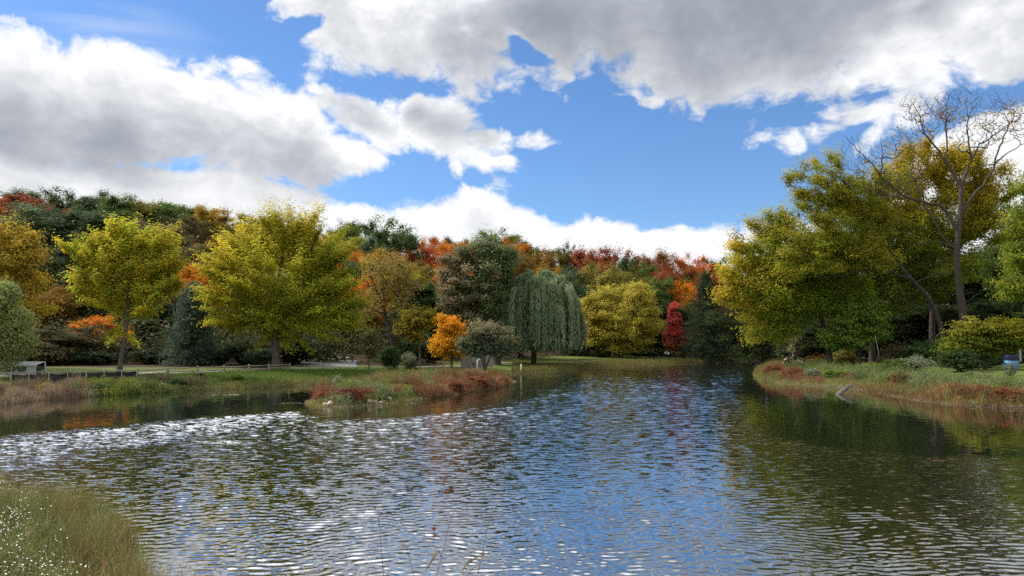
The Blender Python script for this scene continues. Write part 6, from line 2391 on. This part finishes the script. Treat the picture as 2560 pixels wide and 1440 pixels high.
def skinned(name, nodes, edges, mat, parent, sub=1):
    me = bpy.data.meshes.new(name)
    ks = list(nodes)
    me.from_pydata([nodes[k][:3] for k in ks], [(ks.index(a), ks.index(b)) for a, b in edges], [])
    o = link(name, me, parent)
    md = o.modifiers.new('Skin', 'SKIN')
    md.use_smooth_shade = True
    for i, k in enumerate(ks):
        sv = me.skin_vertices[0].data[i]
        r = nodes[k][3]
        sv.radius = (r, r if len(nodes[k]) < 5 else nodes[k][4])
        sv.use_root = (i == 0)
    if sub:
        o.modifiers.new('Subdivision', 'SUBSURF').levels = sub
        o.modifiers['Subdivision'].render_levels = sub
    me.materials.append(mat)
    return o


def person(label, loc, rz, J, top, legs, shoes, long_sleeve=False, long_legs=True, hair_len=0.0, scale=1.0, hair=HAIR):
    """J: joints of the pose, facing -Y; the body is one surface, hair and clothes are its children"""
    root = thing('person', label, 'person', loc, rz)
    root.scale = (scale,) * 3
    N = {'pelvis': (*J['pelvis'], .12, .10), 'waist': (*J['waist'], .11, .085), 'chest': (*J['chest'], .135, .10), 'neck': (*J['neck'], .052), 'jaw': (*J['jaw'], .072), 'crown': (*J['crown'], .092)}
    E = [('pelvis', 'waist'), ('waist', 'chest'), ('chest', 'neck'), ('neck', 'jaw'), ('jaw', 'crown')]
    for s in 'LR':
        N['sh' + s] = (*J['sh' + s], .06)
        N['el' + s] = (*J['el' + s], .043)
        N['wr' + s] = (*J['wr' + s], .03)
        N['hip' + s] = (*J['hip' + s], .085)
        N['kn' + s] = (*J['kn' + s], .058)
        N['an' + s] = (*J['an' + s], .04)
        N['toe' + s] = (*J['toe' + s], .034)
        E += [('chest', 'sh' + s), ('sh' + s, 'el' + s), ('el' + s, 'wr' + s), ('pelvis', 'hip' + s), ('hip' + s, 'kn' + s), ('kn' + s, 'an' + s), ('an' + s, 'toe' + s)]
        w, e = np.array(J['wr' + s], float), np.array(J['el' + s], float)
        d = unit(w - e)
        sd = unit(np.cross(d, [0.0, 1.0, 0.15]))
        palm = w + d * 0.06
        N['pa' + s] = (*palm, .030)
        E.append(('wr' + s, 'pa' + s))
        for f in range(4):
            a = palm + d * 0.035 + sd * (f - 1.5) * 0.021
            ln = (0.065, 0.078, 0.072, 0.055)[f]
            N[f'f{f}a' + s] = (*a, .0095)
            N[f'f{f}b' + s] = (*(a + d * ln * 0.5 + np.array([0, -0.006, 0])), .0085)
            N[f'f{f}c' + s] = (*(a + d * ln + np.array([0, -0.022, 0])), .007)
            E += [('pa' + s, f'f{f}a' + s), (f'f{f}a' + s, f'f{f}b' + s), (f'f{f}b' + s, f'f{f}c' + s)]
        t = w + d * 0.035 + sd * -0.035
        N['ta' + s] = (*t, .011)
        N['tb' + s] = (*(t + d * 0.035 - sd * 0.018), .009)
        E += [('wr' + s, 'ta' + s), ('ta' + s, 'tb' + s)]
    skinned('body', N, E, SKIN, root)
    pad = lambda k, dr: (*N[k][:3], N[k][3] + dr, (N[k][4] if len(N[k]) > 4 else N[k][3]) + dr)
    T = {k: pad(k, .022) for k in ('pelvis', 'waist', 'chest', 'shL', 'shR', 'elL', 'elR')}
    TE = [('waist', 'pelvis'), ('waist', 'chest'), ('chest', 'shL'), ('chest', 'shR'), ('shL', 'elL'), ('shR', 'elR')]
    if long_sleeve:
        for s in 'LR':
            T['wr' + s] = pad('wr' + s, .014)
            TE.append(('el' + s, 'wr' + s))
    T = {k: T[k] for k in ['waist'] + [q for q in T if q != 'waist']}
    skinned('shirt', T, TE, top, root)
    G = {'pelvis': pad('pelvis', .03)}
    GE = []
    for s in 'LR':
        G['hip' + s] = pad('hip' + s, .022)
        G['kn' + s] = pad('kn' + s, .026)
        GE += [('pelvis', 'hip' + s), ('hip' + s, 'kn' + s)]
        if long_legs:
            G['an' + s] = pad('an' + s, .022)
            GE.append(('kn' + s, 'an' + s))
    skinned('trousers' if long_legs else 'shorts', G, GE, legs, root)
    for s in 'LR':
        S = {'an': (*J['an' + s], .05), 'toe': (*J['toe' + s], .045)}
        skinned('shoe', S, [('an', 'toe')], shoes, root)
    c, j = np.array(J['crown'], float), np.array(J['jaw'], float)
    upv = unit(c - j)
    back = unit(np.array(J.get('back', (0, 1, 0)), float))
    mb = MB()
    V, Q = [], []
    for a in range(7):
        for b in range(14):
            th, ph = math.pi * 0.62 * a / 6 + 0.001, 2 * math.pi * b / 14
            x = np.cross(upv, back)
            v = upv * math.cos(th) * 0.118 + (x * math.cos(ph) * 0.10 + back * math.sin(ph) * 0.118) * math.sin(th)
            V.append(c - upv * 0.005 + back * 0.016 + v - upv * (hair_len * max(0, math.sin(ph)) * (a / 6) ** 2))
    for a in range(6):
        for b in range(14):
            Q.append((a * 14 + b, a * 14 + (b + 1) % 14, a * 14 + 14 + (b + 1) % 14, a * 14 + 14 + b))
    mb.add(np.array(V), Q).build('hair', hair, root, True)
    fw = -back
    mid = (c * 0.45 + j * 0.55)
    x = np.cross(upv, back)
    eye = mat_flat('eye', (0.03, 0.02, 0.015), 0.3)
    for s in (-1, 1):
        MB().lathe([(0.001, -0.01), (0.009, -0.004), (0.009, 0.004), (0.001, 0.01)], mid + upv * 0.02 + fw * 0.084 + x * s * 0.032, 8).build('eye', eye, root, True)
        MB().tube([mid + x * s * 0.082 + upv * 0.022, mid + x * s * 0.094, mid + x * s * 0.084 - upv * 0.022], [0.008, 0.014, 0.008], 6).build('ear', SKIN, root, True)
    MB().tube([mid + fw * 0.078 + upv * 0.02, mid + fw * 0.105 - upv * 0.012], [0.008, 0.015], 6).build('nose', SKIN, root, True)
    MB().tube([mid + fw * 0.080 - upv * 0.045 - x * 0.022, mid + fw * 0.084 - upv * 0.047, mid + fw * 0.080 - upv * 0.045 + x * 0.022], [0.004, 0.007, 0.004], 6).build('mouth', mat_flat('lips', (0.30, 0.12, 0.10), 0.5), root, True)
    return root


def striped(name, a, b, freq):
    m, k, bs = new_mat(name)
    tc = k.n('ShaderNodeTexCoord')
    sp = k.n('ShaderNodeSeparateXYZ')
    k.link(tc.outputs['Object'], sp.inputs[0])
    w = k.m('SINE', k.m('MULTIPLY', sp.outputs[2], freq))
    n = k.noise(tc.outputs['Object'], 9.0, 4, 0.6)
    k.link(k.mix(k.smooth(k.m('ADD', w, k.m('MULTIPLY_ADD', n, 1.4, -0.7)), -0.2, 0.3), a, b), bs.inputs['Base Color'])
    bs.inputs['Roughness'].default_value = 0.85
    return m


def gz(px, Y):
    x = at(px, 900, Y)[0]
    return (x, Y, ground_z(x, Y))


STAND = {'pelvis': (0, 0, .95), 'waist': (0, .01, 1.10), 'chest': (0, .02, 1.31), 'neck': (0, .02, 1.48), 'jaw': (0, -.01, 1.58), 'crown': (0, 0, 1.67),
         'shL': (-.19, .02, 1.41), 'shR': (.19, .02, 1.41), 'elL': (-.27, -.02, 1.14), 'elR': (.25, .03, 1.13), 'wrL': (-.20, -.20, 1.02), 'wrR': (.29, -.03, .89),
         'hipL': (-.10, 0, .90), 'hipR': (.10, 0, .90), 'knL': (-.12, -.02, .49), 'knR': (.13, -.01, .49), 'anL': (-.13, .02, .09), 'anR': (.15, .02, .09), 'toeL': (-.15, -.13, .04), 'toeR': (.18, -.13, .04)}
CROUCH = {'pelvis': (0, .16, .34), 'waist': (0, .08, .47), 'chest': (0, -.10, .62), 'neck': (0, -.22, .74), 'jaw': (0, -.31, .80), 'crown': (0, -.33, .89), 'back': (0, .9, .35),
          'shL': (-.18, -.14, .69), 'shR': (.18, -.14, .69), 'elL': (-.24, -.32, .47), 'elR': (.24, -.30, .47), 'wrL': (-.12, -.48, .30), 'wrR': (.14, -.46, .28),
          'hipL': (-.11, .14, .33), 'hipR': (.11, .14, .33), 'knL': (-.19, -.24, .46), 'knR': (.19, -.24, .46), 'anL': (-.16, -.06, .09), 'anR': (.16, -.06, .09), 'toeL': (-.18, -.22, .04), 'toeR': (.18, -.22, .04)}
SIT = {'pelvis': (0, .10, .13), 'waist': (0, .14, .28), 'chest': (0, .10, .50), 'neck': (0, .06, .66), 'jaw': (0, .0, .74), 'crown': (0, .0, .84), 'back': (0, 1, .05),
       'shL': (-.18, .09, .59), 'shR': (.18, .09, .59), 'elL': (-.26, -.06, .38), 'elR': (.26, -.06, .38), 'wrL': (-.16, -.28, .36), 'wrR': (.16, -.28, .36),
       'hipL': (-.10, .08, .13), 'hipR': (.10, .08, .13), 'knL': (-.14, -.32, .40), 'knR': (.14, -.34, .38), 'anL': (-.14, -.62, .09), 'anR': (.15, -.66, .09), 'toeL': (-.16, -.76, .08), 'toeR': (.17, -.80, .08)}
DARKSHOE = mat_flat('dark_shoes', (0.02, 0.02, 0.022))
person('person standing with back turned in dark striped top and dark shorts on the point', gz(1988, 72), math.pi + 0.25, STAND, striped('dark_striped_cloth', (0.012, 0.014, 0.020), (0.10, 0.12, 0.13), 42.0), mat_flat('slate_cloth', (0.035, 0.045, 0.055)), DARKSHOE, long_legs=False)
person('person in black crouching at the water left of the standing one', gz(1962, 71.5), math.pi * 0.5 + 0.4, CROUCH, mat_flat('black_cloth', (0.010, 0.010, 0.014)), mat_flat('mauve_cloth', (0.14, 0.085, 0.095)), DARKSHOE, True, scale=1.05)
person('small person in pink squatting right of the standing one', gz(2003, 72.5), -0.9, CROUCH, mat_flat('pink_cloth', (0.48, 0.22, 0.25)), mat_flat('pale_pink_cloth', (0.5, 0.33, 0.33)), DARKSHOE, True, hair_len=0.12, scale=0.72)
person('person in navy sitting on the grass under the golden round tree', gz(1634, 101), 0.9, SIT, mat_flat('navy_cloth', (0.012, 0.014, 0.045)), mat_flat('dark_navy_cloth', (0.010, 0.010, 0.028)), DARKSHOE, True, scale=1.35)
person('person in white top and dark trousers sitting below the red columnar tree', gz(1668, 102), -0.7, SIT, mat_flat('white_cloth', (0.70, 0.70, 0.72)), mat_flat('black_trousers', (0.012, 0.012, 0.018)), DARKSHOE, True, scale=1.3)
